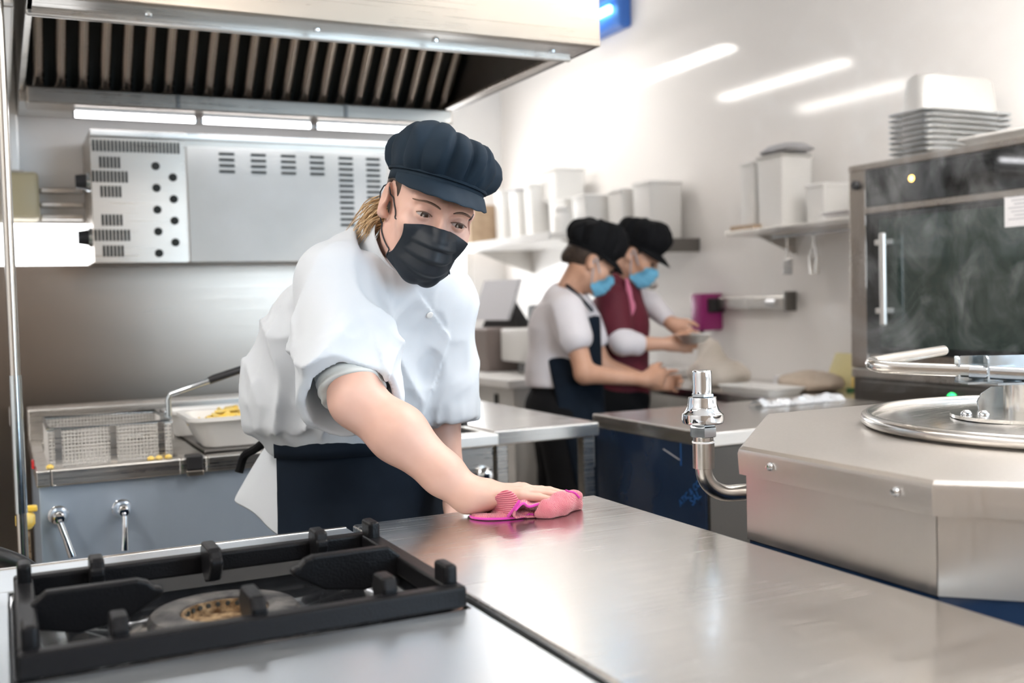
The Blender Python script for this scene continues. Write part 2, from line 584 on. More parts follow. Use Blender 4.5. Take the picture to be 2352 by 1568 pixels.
slotw = boxmesh('vent_slot', .048, .003, .0075, M['void'])
for ci, (px0, nrow) in enumerate(((.665, 4), (.765, 4), (.862, 4), (.957, 4), (1.055, 13), (1.15, 13))):
    for r in range(nrow):
        o = new_obj('vent_slot', slotw, None, wp)
        o.location = (px0, SY - .009, 1.736 - r * .0185)
slotv = boxmesh('vent_slot', .007, .002, .034, M['void'])
for i in range(24):
    o = new_obj('vent_slot', slotv, None, per)
    o.location = (.272 + i * .0107, SY - .005, 1.748)
for z, n, x0 in ((1.698, 6, .29), (1.655, 10, .268), (1.61, 6, .29), (1.524, 6, .29), (1.478, 10, .268), (1.43, 6, .29)):
    for i in range(n):
        o = new_obj('vent_slot', slotv, None, per)
        o.location = (x0 + i * .0105, SY - .005, z)
hm = cyl(B(), (0, -.001, 0), (0, .001, 0), .0125, seg=18)
hole = bpy.data.meshes.new('vent_hole')
hm.to_mesh(hole)
hm.free()
hole.materials.append(M['void'])
for i in range(9):
    o = new_obj('vent_hole', hole, None, per)
    o.location = (.449 if i % 2 == 0 else .499, SY - .006, 1.691 - i * .0335)
for z in (1.645, 1.475):
    k = obj('knob', cyl(B(), (.262, 3.46, z), (.222, 3.46, z), .026, .020, 20), M['black'], sal, True)
    obj('knob_collar', cyl(B(), (.262, 3.46, z), (.252, 3.46, z), .030, .028, 20), M['zinc'], k, True)

# ------------------------------------------------------------------ things on the left wall part
t = thing('junction_box', 'beige plastic junction box beside the steel column', 'box', (.07, 3.66, 1.55))
obj('case', bx(B(), .02, .125, 3.61, 3.70, 1.542, 1.69, .012), M['beige'], t, True)
obj('cover', bx(B(), .028, .117, 3.602, 3.61, 1.55, 1.682, .004), M['beige'], t, True)
t = thing('steel_column', 'steel column standing on the wall above the beige box', 'column', (.06, 3.66, 1.69))
obj('shaft', bx(B(), .045, .075, 3.66, 3.70, 1.69, 2.75, .006), M['steel_pale'], t)
obj('foot_plate', bx(B(), .035, .085, 3.655, 3.70, 1.69, 1.70, .002), M['steel'], t)
for i, z in enumerate((1.545, 1.585, 1.63)):
    obj_ = obj('wall_rail', bx(B(), .13, .255, 3.67, 3.70, z, z + .018, .004), M['steel'], None)
    tag(obj_, ['lowest', 'middle', 'topmost'][i] + ' of three short steel rails beside the beige box', 'rail', 'short rails beside the junction box')
t = thing('power_cable', 'pale cable dangling in front of the beige box', 'cable', (.03, 3.5, 1.4))
obj('cord', tube(B(), smooth_path([(-.05, 3.58, 1.75), (.0, 3.56, 1.70), (.032, 3.55, 1.62), (.03, 3.55, 1.5), (.028, 3.56, 1.30), (.028, 3.57, 1.1), (.03, 3.6, .95)], 6), .004, 8), M['white_plastic'], t, True)
obj('plug', bx(B(), .012, .044, 3.58, 3.62, .90, .96, .006), M['white_plastic'], t)
t = thing('steel_pipe', 'slim vertical steel pipe standing left of the fryer', 'pipe', (.02, 2.40, 0))
obj('shaft', cyl(B(), (.022, 2.42, 0), (.022, 2.42, 1.896), .0105, seg=16), M['pipe_steel'], t, True)
obj('sleeve', cyl(B(), (.022, 2.42, .83), (.022, 2.42, 1.12), .0125, seg=16), M['zinc'], t, True)
obj('foot', lathe(B(), [(.04, 0), (.04, .006), (.018, .012), (.013, .03)], (.022, 2.42, 0), 20), M['zinc'], t, True)
t = thing('garden_hose', 'bright green hose looping down left of the fryer', 'hose', (-.05, 2.1, 0))
path = smooth_path([(-.50, 1.592, .74), (-.46, 1.70, .78), (-.32, 1.95, .82), (-.17, 2.08, .815), (-.04, 2.06, .79), (.015, 2.06, .745), (.03, 2.10, .66), (.03, 2.2, .4), (.0, 2.25, .1), (-.1, 2.2, .02), (-.5, 2.1, .02)], 8)
obj('hose', tube(B(), path, .014, 10), M['green_hose'], t, True)
obj('clamp', tube(B(), [path[38], path[39], path[40]], .017, 10), M['black'], t, True)
t = thing('rubber_hose', 'black rubber hose running behind the green hose', 'hose', (-.05, 2.2, 0))
obj('hose', tube(B(), smooth_path([(-.62, 1.592, .76), (-.57, 1.75, .80), (-.38, 2.05, .84), (-.14, 2.16, .835), (-.01, 2.13, .80), (.045, 2.15, .745), (.06, 2.2, .66), (.06, 2.3, .3), (-.1, 2.3, .03), (-.5, 2.25, .025)], 8), .016, 10), M['black'], t, True)
obj('end_collar', cyl(B(), (-.62, 1.59, .76), (-.618, 1.612, .763), .022, seg=14), M['zinc'], t, True)
t = thing('gas_valve', 'yellow gas valve behind the hoses at the fryer', 'valve', (.045, 2.5, .74))
obj('valve_body', lathe(B(), [(0, -.02), (.012, -.02), (.02, -.01), (.02, .01), (.012, .02), (0, .02)], (.03, 2.50, .80), 14), M['yellow'], t, True)
obj('lever', bx(B(), .01, .055, 2.485, 2.50, .818, .832, .004), M['yellow'], t)
obj('supply_pipe', cyl(B(), (.03, 2.50, 0), (.03, 2.50, .785), .009, seg=12), M['rust'], t, True)


# ================================================================== fryer line (front plane y = 2.53)
FX0, FX1, FY0, FY1, FZ = 0.055, 0.945, 2.53, 3.25, 0.90
fr = thing('deep_fryer', 'double deep fryer with steel front tinted for its blue reflection and two drain levers', 'fryer', (.5, 2.9, 0))
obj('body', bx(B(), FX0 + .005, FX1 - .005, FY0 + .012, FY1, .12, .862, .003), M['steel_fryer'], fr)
obj('plinth', bx(B(), FX0 + .04, FX1 - .04, FY0 + .06, FY1 - .03, 0.0, .12), M['steel_dark'], fr)
# rim with two tank openings
bm = B()
T1, T2 = (.085, .365), (.425, .92)
TY0, TY1 = 2.565, 3.10
for a in ((FX0, T1[0], FY0, FY1), (T1[1], T2[0], FY0, FY1), (T2[1], FX1, FY0, FY1)):
    bx(bm, a[0], a[1], a[2], a[3], .862, FZ)
for T in (T1, T2):
    bx(bm, T[0], T[1], FY0, TY0, .862, FZ)
    bx(bm, T[0], T[1], TY1, FY1, .862, FZ)
bev_obj(obj('rim', bm, M['steel'], fr), .004)
for T in (T1, T2):
    bm = B()
    bx(bm, T[0], T[1], TY0, TY1, .866, .872)
    obj('tank', bm, M['steel_dark'], fr)
obj('upstand', bx(B(), FX0, FX1, 3.13, FY1, FZ, .985, .004), M['steel'], fr)  # ledge added for the bright line reflected on the splash wall
obj('joint_cap', bx(B(), .376, .415, FY0 - .008, FY0 + .03, .87, .906, .004), M['black'], fr)
obj('joint_clip', bx(B(), .376, .415, FY0 - .009, FY0, .858, .870, .002), M['steel_warm'], fr)
for x, dx in ((.098, .022), (.232, -.004)):
    lv = obj('drain_lever', tube(B(), [(x, FY0 - .055, .79), (x + dx * .5, FY0 - .062, .755), (x + dx, FY0 - .066, .715)], [.0075, .0075, .0095], 12), M['chrome'], fr, True)
    obj('lever_boss', lathe(B(), [(0, .052), (.010, .050), (.017, .040), (.018, .028), (.013, .018), (.016, .006), (.022, 0)], (x, FY0 + .01, .795), 20, (0, -1, 0)), M['chrome'], lv, True)
obj('side_bracket', bx(B(), FX0 - .006, FX0, 2.60, 2.63, .895, .915, .002), M['red'], fr)

# frying basket in the left tank
fb = thing('fryer_basket', 'wire fryer basket with steel bands and black-tipped handle', 'basket', (.22, 2.72, .873))
BX0, BX1, BY0, BY1, BZ0, BZ1 = .085, .352, 2.572, 2.86, .878, .985
bm = B()


def wire(p, q, r=.0013):
    cyl(bm, p, q, r, seg=4, caps=False)


nx, ny, nz = 34, 32, 13
for i in range(nx + 1):
    x = BX0 + (BX1 - BX0) * i / nx
    for y in (BY0, BY1):
        wire((x, y, BZ0), (x, y, BZ1))
    wire((x, BY0, BZ0), (x, BY1, BZ0))
for j in range(ny + 1):
    y = BY0 + (BY1 - BY0) * j / ny
    for x in (BX0, BX1):
        wire((x, y, BZ0), (x, y, BZ1))
    wire((BX0, y, BZ0), (BX1, y, BZ0))
for k in range(nz):
    z = BZ0 + (BZ1 - BZ0) * k / nz
    for y in (BY0, BY1):
        wire((BX0, y, z), (BX1, y, z))
    for x in (BX0, BX1):
        wire((x, BY0, z), (x, BY1, z))
o = obj('wire_mesh', bm, M['steel_pale'], fb)
o['kind'] = 'stuff'
bm = B()
tube(bm, [(BX0, BY0, BZ1), (BX1, BY0, BZ1), (BX1, BY1, BZ1), (BX0, BY1, BZ1)], .005, 8, True)
obj('top_rim', bm, M['zinc'], fb, True)
for x in (.105, .222, .328):
    for y in (BY0 - .003, BY1 + .003):
        obj('band', bx(B(), x - .007, x + .007, y - .0015, y + .0015, BZ0 - .002, BZ1), M['steel'], fb)
obj('handle_bracket', bx(B(), .348, .362, 2.66, 2.74, .93, 1.0, .003), M['zinc'], fb)
hp = [(.357, 2.64, .95), (.356, 2.64, 1.03), (.362, 2.64, 1.043), (.455, 2.63, 1.072)]
hd = obj('handle', tube(B(), hp, .0065, 10), M['zinc'], fb, True)
obj('grip', tube(B(), [(.452, 2.63, 1.071), (.465, 2.63, 1.076), (.56, 2.62, 1.104), (.568, 2.62, 1.106)], [.009, .010, .0095, .006], 12), M['black'], hd, True)

# crumbs left on the rim
for i, (x, y) in enumerate(((.085, 2.552), (.30, 2.548), (.318, 2.55), (.34, 2.553))):
    o = obj('fried_crumb', bmesh_ := lathe(B(), [(0, 0), (.008, .001), (.009, .005), (.004, .009), (0, .010)], (x, y, FZ), 7), M['yellow'])
    tag(o, 'small golden fried crumb on the fryer rim below the basket', 'crumb', 'crumbs on the fryer rim')

# white tub of chips standing on the right tank cover
tubt = thing('food_tub', 'white plastic tub filled with yellow chips on the fryer', 'tub', (.605, 2.715, .905))
obj('tank_cover', bx(B(), .43, .915, 2.60, 3.09, .892, .905, .003), M['steel_dark'], fr)
cx, cy = .605, 2.715
loops = [rrect(cx, cy, .165, .085, .03, .907), rrect(cx, cy, .195, .11, .035, .972), rrect(cx, cy, .208, .122, .035, .974), rrect(cx, cy, .208, .122, .035, .984),
         rrect(cx, cy, .190, .105, .033, .982), rrect(cx, cy, .160, .08, .03, .914)]
obj('tub', loft(B(), loops), M['white_plastic'], tubt, True, 30)
bm = B()
rng = random.Random(3)
for i in range(150):
    a = rng.uniform(0, 2 * PI)
    px, py = cx + rng.uniform(-.165, .165), cy + rng.uniform(-.085, .085)
    zz = .947 + rng.uniform(0, .05) * (1 - ((px - cx) / .2) ** 2)
    d = Vector((math.cos(a), math.sin(a), rng.uniform(-.4, .4))).normalized() * .028
    cyl(bm, Vector((px, py, zz)) - d, Vector((px, py, zz)) + d, .0065, seg=4)
o = obj('chips', bm, M['yellow'], tubt)
o['kind'] = 'stuff'
# second white tub behind
t2 = thing('food_tub', 'empty white plastic tub behind the tub of chips', 'tub', (.50, 2.965, .905))
cx, cy = .50, 2.965
loops = [rrect(cx, cy, .085, .05, .025, .907), rrect(cx, cy, .10, .065, .03, .965), rrect(cx, cy, .11, .073, .03, .967), rrect(cx, cy, .11, .073, .03, .975),
         rrect(cx, cy, .096, .062, .03, .974), rrect(cx, cy, .08, .046, .025, .914)]
obj('tub', loft(B(), loops), M['white_plastic'], t2, True, 30)

# grill unit to the right of the fryer, then the open steel table
gu = thing('hot_plate_unit', 'steel cooking unit with chrome knob between fryer and table', 'cooker', (1.06, 2.85, 0))
obj('body', bx(B(), .955, 1.16, 2.51, 3.25, .10, .865, .003), M['steel'], gu)
obj('plinth', bx(B(), .98, 1.14, 2.56, 3.2, 0, .10), M['steel_dark'], gu)
bm = B()
for a in ((.952, 1.166, 2.485, 2.56), (.952, 1.166, 3.15, 3.25), (.952, .975, 2.56, 3.15), (1.145, 1.166, 2.56, 3.15)):
    bx(bm, a[0], a[1], a[2], a[3], .868, .898)
bev_obj(obj('rim', bm, M['steel_pale'], gu), .003)
obj('plate', bx(B(), .975, 1.145, 2.56, 3.15, .868, .884), M['enamel'], gu)
k = obj('knob', lathe(B(), [(.022, 0), (.022, .012), (.015, .02), (.013, .03), (.0, .034)], (1.13, 2.51, .79), 20, (0, -1, 0)), M['chrome'], gu, True)
obj('pointer', cyl(B(), (1.13, 2.485, .79), (1.142, 2.482, .765), .006, seg=10), M['chrome'], k, True)
pan = thing('frying_pan', 'black frying pan lying on the cooking unit', 'pan', (1.06, 2.72, .885))
obj('pan_body', lathe(B(), [(0, 0), (.07, 0), (.085, .03), (.088, .03), (.072, -.003 + .006), (0, .006)], (1.06, 2.78, .886), 28), M['black'], pan, True)
obj('handle', tube(B(), [(1.06, 2.70, .912), (1.08, 2.62, .922), (1.10, 2.55, .925)], [.008, .010, .008], 10), M['black'], pan, True)

st = thing('steel_table', 'open steel table with square legs beside the navy unit', 'table', (1.34, 3.0, 0))
obj('tabletop', bx(B(), 1.172, 1.50, 2.53, 3.55, .86, .90, .004), M['steel_top'], st)
for x in (1.185, 1.455):
    for y in (2.545, 3.49):
        obj('leg', bx(B(), x, x + .035, y, y + .035, .02, .86, .003), M['steel'], st)
for x in (1.20, 1.47):
    for y in (2.562, 3.507):
        pass
obj('lower_shelf', bx(B(), 1.185, 1.49, 2.58, 3.52, .30, .325, .003), M['steel'], st)
obj('corner_bracket', bx(B(), 1.485, 1.495, 2.55, 2.62, .77, .86, .003), M['steel_pale'], st)


# ================================================================== gas range in the foreground
RX0, RX1, RY0, RY1, RZ = -.95, .474, .50, 1.585, .90
rg = thing('gas_range', 'steel gas range with black enamel well in the foreground', 'range', (-.2, 1.0, 0))
obj('body', bx(B(), RX0, RX1 - .004, RY0 + .03, RY1 - .005, .12, .86, .003), M['film'], rg)
obj('plinth', bx(B(), RX0 + .05, RX1 - .05, RY0 + .1, RY1 - .05, 0, .12), M['steel_dark'], rg)
WX = ((-.005, .468), (-.495, -.020))
WY0, WY1 = 1.085, 1.452
bm = B()
bx(bm, RX0, RX1, RY0, WY0, .86, RZ)
bx(bm, RX0, RX1, WY1, RY1, .86, RZ)
bx(bm, RX0, WX[1][0], WY0, WY1, .86, RZ)
bx(bm, WX[1][1], WX[0][0], WY0, WY1, .86, RZ)
bx(bm, WX[0][1], RX1, WY0, WY1, .86, RZ)
bev_obj(obj('hob_top', bm, M['steel_hob'], rg), .002)
obj('backsplash_edge', bx(B(), RX0, RX1, RY1 - .006, RY1 + .004, .872, RZ + .0015, .002), M['steel_top'], rg)
for x0, x1 in WX:
    cx, cy = (x0 + x1) / 2, (WY0 + WY1) / 2 + .0
    hx, hy = (x1 - x0) / 2 - .001, (WY1 - WY0) / 2 - .001
    w = obj('burner_well', loft(B(), [rrect(cx, cy, hx, hy, .02, .899), rrect(cx, cy, hx - .012, hy - .012, .02, .897), rrect(cx, cy, hx - .022, hy - .022, .02, .880),
                                      rrect(cx, cy, hx - .055, hy - .045, .04, .878), rrect(cx, cy, hx - .062, hy - .052, .04, .866), rrect(cx, cy, .11, .11, .10, .864)], False, True), M['enamel'], rg, True, 60)
    b = obj('burner', lathe(B(), [(.088, .866), (.089, .884), (.084, .890), (.060, .893), (.052, .890), (.050, .872)], (cx - .005, cy, 0), 40), M['burner'], rg, True, 35)
    obj('burner_crown', lathe(B(), [(.0505, .870), (.0505, .888), (.046, .889), (.046, .874), (.0, .874)], (cx - .005, cy, 0), 40), M['rust'], b, True, 35)
    for k in range(24):
        a = 2 * PI * k / 24
        x, y = cx - .005 + .0475 * math.cos(a), cy + .0475 * math.sin(a)
        o = obj('flame_port', cyl(B(), (x - .004 * math.cos(a), y - .004 * math.sin(a), .884), (x + .003 * math.cos(a), y + .003 * math.sin(a), .884), .003, seg=6), M['void'], b)
obj('gas_knob', lathe(B(), [(.03, 0), (.03, .012), (.022, .018), (.02, .035), (0, .037)], (.22, RY0 + .03, .78), 24, (0, -1, 0)), M['black'], rg, True)


def pan_support(cx, cy, label):
    t = thing('pan_support', label, 'pan support', (cx, cy, .90), 0, 'cast iron pan supports')
    hx, hy, w = .232, .172, .011
    z0, z1 = .9005, .926
    bm = B()
    for s in (-1, 1):
        bx(bm, cx - hx, cx + hx, cy + s * (hy - w) - w, cy + s * (hy - w) + w, z0, z1)
        bx(bm, cx + s * (hx - w) - w, cx + s * (hx - w) + w, cy - hy + 2 * w, cy + hy - 2 * w, z0, z1)
    bev_obj(obj('frame', bm, M['iron'], t), .004, 3)

    def arm(p, q, h0, h1, wd, zl=.888):
        """a web from frame point p toward the burner, top rising from h0 to h1, nose dropping at q."""
        p, q = Vector(p), Vector(q)
        d = (q - p).normalized()
        s = Vector((-d.y, d.x, 0)) * wd
        L_ = (q - p).length
        prof = [(0, zl + .012), (0, h0), (L_ * .12, h1), (L_ * .80, h1), (L_ * .88, h1 - .004), (L_ * .93, h1 - .011), (L_ * .99, h1 - .013), (L_, h1 - .020), (L_ * .93, h1 - .026), (L_ * .72, zl + .008), (L_ * .35, zl)]
        bm = B()
        loft(bm, [[Vector((p.x, p.y, 0)) + d * a + Vector((0, 0, z)) - s for a, z in prof], [Vector((p.x, p.y, 0)) + d * a + Vector((0, 0, z)) + s for a, z in prof]])
        bev_obj(obj('finger', bm, M['iron'], t), .004, 3)

    arm((cx - hx + .015, cy + .012, 0), (cx - .075, cy + .012, 0), .926, .940, .009)
    arm((cx + hx - .015, cy + .012, 0), (cx + .075, cy + .012, 0), .926, .940, .009)
    for dx in (-.138, 0, .145):
        l = .075 if dx == 0 else .045
        arm((cx + dx, cy + hy - .012, 0), (cx + dx, cy + hy - .012 - l, 0), .932, .944, .0085, .893)
        arm((cx + dx, cy - hy + .012, 0), (cx + dx, cy - hy + .012 + l, 0), .932, .944, .0085, .893)
    for sx in (-1, 1):
        for sy in (-1, 1):
            x, y = cx + sx * (hx - .012), cy + sy * (hy - .035)
            bev_obj(obj('corner_lug', bx(B(), x - .008, x + .008, y - .019, y + .019, .92, .948), M['iron'], t), .005, 3)
    return t


pan_support(.2325, 1.258, 'black cast iron pan support on the burner beside the worktop')
pan_support(-.2575, 1.258, 'black cast iron pan support cut off by the left edge')

# ================================================================== neutral worktop unit
CX0, CX1, CY0, CY1 = .482, .922, .30, 1.578
wt = thing('worktop_unit', 'smooth steel worktop unit being wiped with the pink cloth', 'counter', (.7, .95, 0))
obj('body', bx(B(), CX0 + .006, CX1 - .012, CY0 + .03, CY1 - .02, .12, .868, .003), M['film'], wt)
obj('plinth', bx(B(), CX0 + .05, CX1 - .05, CY0 + .1, CY1 - .08, 0, .12), M['steel_dark'], wt)
tp = obj('worktop', bx(B(), CX0, CX1, CY0, CY1, .868, .9045), M['steel_top'], wt)
bev_obj(tp, .004, 4)
shade(tp.data, 50)

# ================================================================== boiling kettle
OCT = [(.95, .855), (.95, 1.195), (1.24, 1.485), (1.66, 1.485), (1.95, 1.195), (1.95, .855), (1.66, .565), (1.24, .565)]
OC = (1.45, 1.025)


def octo(grow, z):
    out = []
    for x, y in OCT:
        dx, dy = x - OC[0], y - OC[1]
        l = math.hypot(dx, dy)
        out.append((x + dx / l * grow, y + dy / l * grow, z))
    return out[::-1]


kt = thing('boiling_kettle', 'octagonal steel boiling kettle with round lid and steam', 'kettle', (1.45, 1.025, 0))
obj('base', loft(B(), [octo(-.004, .0), octo(-.004, .898)]), M['film'], kt)
ox = octo(0, 0)
for i in range(8):
    a, b = Vector(ox[i]), Vector(ox[(i + 1) % 8])
    a2, b2 = Vector(octo(-.012, 0)[i]), Vector(octo(-.012, 0)[(i + 1) % 8])
    e = (b - a).normalized() * .0006
    bm = B()
    loft(bm, [[(p.x, p.y, .898) for p in (a + e, b - e, b2 - e, a2 + e)], [(p.x, p.y, 1.0) for p in (a + e, b - e, b2 - e, a2 + e)]])
    obj('side_panel', bm, M['steel_kettle'], kt)
cv = obj('cover', loft(B(), [octo(.010, .992), octo(.012, 1.022), octo(.010, 1.028), octo(.004, 1.032), octo(-.05, 1.0335), octo(-.18, 1.036)], True, True), M['steel_kettle'], kt, True, 25)
for p in ((0.9380, 1.1275, 1.0240), (0.9380, 0.9034, 1.0247)):
    obj('screw', lathe(B(), [(0, .007), (.0035, .0065), (.006, .003), (.0065, 0)], (.9385, p[1], 1.012), 14, (-1, 0, 0)), M['chrome'], kt, True)
obj('screw', lathe(B(), [(0, .007), (.0035, .0065), (.006, .003), (.0065, 0)], (1.065, 1.328, 1.012), 14, (-.7, .7, 0)), M['chrome'], kt, True)
LC = (1.45, 1.05)
lid = obj('lid', lathe(B(), [(.286, 1.036), (.288, 1.043), (.270, 1.046), (.255, 1.049), (.14, 1.057), (.0, 1.06)], (LC[0], LC[1], 0), 72), M['steel_top'], kt, True, 60)
bm = B()
tube(bm, [(LC[0] + .293 * math.cos(2 * PI * k / 72), LC[1] + .293 * math.sin(2 * PI * k / 72), 1.047) for k in range(72)], .010, 10, True)
obj('lid_rim', bm, M['pipe_steel'], lid, True)
PC = (1.40, 1.085)
obj('flange', lathe(B(), [(.105, 1.055), (.105, 1.060), (.0, 1.061)], (PC[0] - .03, PC[1] - .02, 0), 40), M['steel_top'], lid, True, 30)
obj('post', lathe(B(), [(.034, 1.06), (.034, 1.108)], (PC[0], PC[1], 0), 32), M['pipe_steel'], lid, True)
for p in ((1.292, 1.105, 1.0605), (1.305, 1.085, 1.0605), (1.33, 1.01, 1.0605)):
    obj('screw', lathe(B(), [(.0085, 0), (.008, .003), (.004, .0065), (0, .007)], p, 14), M['chrome'], lid, True)
# vent flap behind the post
bm = B()
FO = (1.3633, 1.1414, 1.0586)
fl = [(0, 0), (.055, 0), (.055, .036), (.020, .036), (.004, .026), (-.003, .014)]
loft(bm, [[(FO[0] + a * .9, FO[1] - a * .43, FO[2] + z) for a, z in fl], [(FO[0] + .001 + a * .9, FO[1] + .003 - a * .43, FO[2] + z) for a, z in fl]])
obj('vent_flap', bm, M['zinc'], lid)
# clevis bracket: bent plates with the hinge tubes through them


def clevis(o, z0, z1, ln, name='clevis'):
    """U-shaped bent plate; o = left end, running along the handle axis."""
    ax = Vector((.90, -.43, 0)).normalized()
    sd = Vector((.43, .90, 0))
    bm = B()
    o = Vector(o)
    th = .003
    c = o + sd * .040
    pr = [(0.0, z0), (ln, z0), (ln, z1), (.010, z1), (.003, z1 - .003), (0, z1 - .010)]
    loft(bm, [[c + ax * a + Vector((0, 0, z)) for a, z in pr], [c + ax * a + sd * th + Vector((0, 0, z)) for a, z in pr]])
    loft(bm, [[o + Vector((0, 0, z0)), o + ax * ln + Vector((0, 0, z0)), o + ax * ln + sd * .043 + Vector((0, 0, z0)), o + sd * .043 + Vector((0, 0, z0))],
              [o + Vector((0, 0, z0 + th)), o + ax * ln + Vector((0, 0, z0 + th)), o + ax * ln + sd * .043 + Vector((0, 0, z0 + th)), o + sd * .043 + Vector((0, 0, z0 + th))]])
    pr = [(.030, z0), (.043, z0), (.043, z1), (.036, z1), (.031, z1 - .004), (.030, z1 - .010)]
    loft(bm, [[o + sd * a + Vector((0, 0, z)) for a, z in pr], [o + ax * th + sd * a + Vector((0, 0, z)) for a, z in pr]])
    obj(name, bev_bm(bm), M['zinc'], lid)


def bev_bm(bm):
    return bm


clevis((1.2162, 1.0375, 1.1158), -.002, .036, .050)
clevis((1.2370, 1.0051, 1.1153), -.002, .037, .10)
hb0, hb1 = Vector((1.2434, 1.0583, 1.1298)), Vector((1.2925, 1.0007, 1.1257))
obj('hinge_tube', tube(B(), [hb0, hb1], .0098, 16), M['chrome'], lid, True)
hz = [(1.2491, 1.0555, 1.1302), (1.1931, 1.1108, 1.1337), (1.1647, 1.1415, 1.1363), (1.1648, 1.1638, 1.1386), (1.1818, 1.1834, 1.1401), (1.2120, 1.1966, 1.1407), (1.2746, 1.2217, 1.1414), (1.4533, 1.2905, 1.1429)]
obj('handle', tube(B(), smooth_path(hz, 8), .0092, 16), M['pipe_steel'], lid, True)
obj('handle_cap', lathe(B(), [(.0092, -.001), (.0085, .004), (.005, .007), (0, .008)], (1.4540, 1.2902, 1.1428), 16, (.79, .6, .03)), M['pipe_steel'], lid, True)

# safety valve on an elbow pipe leaving the rear left facet
VX, VY = 1.015, 1.384
pz = .925
path = [(1.17, VY - .035, pz)]
for k in range(11):
    a = PI / 2 * k / 10
    path.append((VX + .042 - .042 * math.sin(a) * 1.0, VY - .012 + .012 * math.sin(a), pz + .042 - .042 * math.cos(a)))
path.append((VX, VY, pz + .055))
vp = obj('elbow_pipe', tube(B(), path, .0138, 20), M['pipe_steel'], kt, True)
obj('sleeve', lathe(B(), [(.0145, .968), (.0178, .969), (.0178, 1.012), (.0172, 1.013), (.0165, 1.0135), (.0165, 1.022)], (VX, VY, 0), 32), M['pipe_steel'], vp, True, 30)
obj('seal_tape', lathe(B(), [(.0182, 1.010), (.0184, 1.0115), (.0182, 1.013)], (VX, VY, 0), 32), M['paper'], vp)
obj('collar_nut', lathe(B(), [(.017, 1.019), (.0225, 1.021), (.0225, 1.036), (.0205, 1.038), (.0205, 1.041)], (VX, VY, 0), 6), M['zinc'], vp)
def fine(pr, n=5):
    return [(max(0, p.x), p.z) for p in smooth_path([(r, 0, z) for r, z in pr], n)]


obj('bell', lathe(B(), fine([(.020, 1.040), (.031, 1.042), (.0332, 1.045), (.0332, 1.056), (.0325, 1.058), (.029, 1.061), (.0255, 1.067), (.0238, 1.074), (.0228, 1.083), (.0215, 1.0845), (.012, 1.0845)]), (VX, VY, 0), 64), M['chrome'], vp, True, 35)
obj('lock_nut', lathe(B(), [(.0155, 1.0845), (.0190, 1.0855), (.0190, 1.0895), (.0170, 1.090), (.015, 1.090)], (VX, VY, 0), 6), M['zinc'], vp)
obj('valve_cap', lathe(B(), fine([(.0152, 1.090), (.0156, 1.091), (.0156, 1.106), (.0156, 1.122), (.0150, 1.1262), (.0130, 1.128), (.006, 1.1282), (.0, 1.1282)], 4), (VX, VY, 0), 64), M['chrome'], vp, True, 35)

# ================================================================== navy clad unit behind the kettle
nu = thing('refrigerated_counter', 'low steel unit with navy film still on its side', 'counter', (2.0, 2.45, 0))
obj('body', bx(B(), 1.602, 2.46, 2.165, 2.715, .10, .862, .004), M['steel_low_unit'], nu)
obj('plinth', bx(B(), 1.65, 2.42, 2.2, 2.68, 0, .10), M['steel_dark'], nu)
obj('worktop', bx(B(), 1.592, 2.47, 2.153, 2.725, .862, .90, .004, 3), M['steel_top'], nu)
fm = obj('film_panel', bx(B(), 1.5985, 1.602, 2.172, 2.713, .11, .861), M['film'], nu)


def text(body, loc, size, m, parent, rot, name='lettering'):
    c = bpy.data.curves.new(name, 'FONT')
    c.body = body
    c.size = size
    c.extrude = .0002
    tmp = bpy.data.objects.new(name, c)
    COL.objects.link(tmp)
    me = bpy.data.meshes.new_from_object(tmp.evaluated_get(bpy.context.evaluated_depsgraph_get()))
    bpy.data.objects.remove(tmp)
    me.materials.clear()
    o = new_obj(name, me, m, parent)
    o.location = loc
    o.rotation_euler = rot
    return o


# printed on the film: slanting lettering and an arrow
text('SAL', (1.5980, 2.232, .700), .032, M['ink_blue'], fm, (PI / 2 - .0, math.radians(-38), -PI / 2))
text('ATIC & CO', (1.5980, 2.285, .690), .024, M['ink_blue'], fm, (PI / 2 - .0, math.radians(-38), -PI / 2))
obj('arrow_print', bx(B(), 1.5980, 1.5985, 2.277, 2.281, .80, .862), M['ink_blue'], fm)
obj('film_scratch', cyl(B(), (1.5982, 2.36, .835), (1.5982, 2.285, .815), .0012, seg=5), M['paper'], fm)
# crumpled clear film lying along its far edge
bm = B()
rng = random.Random(5)
rows = []
for i in range(24):
    rows.append([bm.verts.new((2.08 + .33 * i / 23, 2.52 + .09 * j / 4 + rng.uniform(-.01, .01), .9015 + (rng.uniform(.004, .022) if 0 < j < 4 else .0008))) for j in range(5)])
for i in range(23):
    for j in range(4):
        bm.faces.new((rows[i][j], rows[i + 1][j], rows[i + 1][j + 1], rows[i][j + 1]))
o = obj('plastic_wrap', bm, mat('clear_wrap', (.85, .87, .9), .15, 0, Transmission_Weight=.4))
tag(o, 'crumpled pale plastic wrap lying on the navy-sided unit', 'wrap')


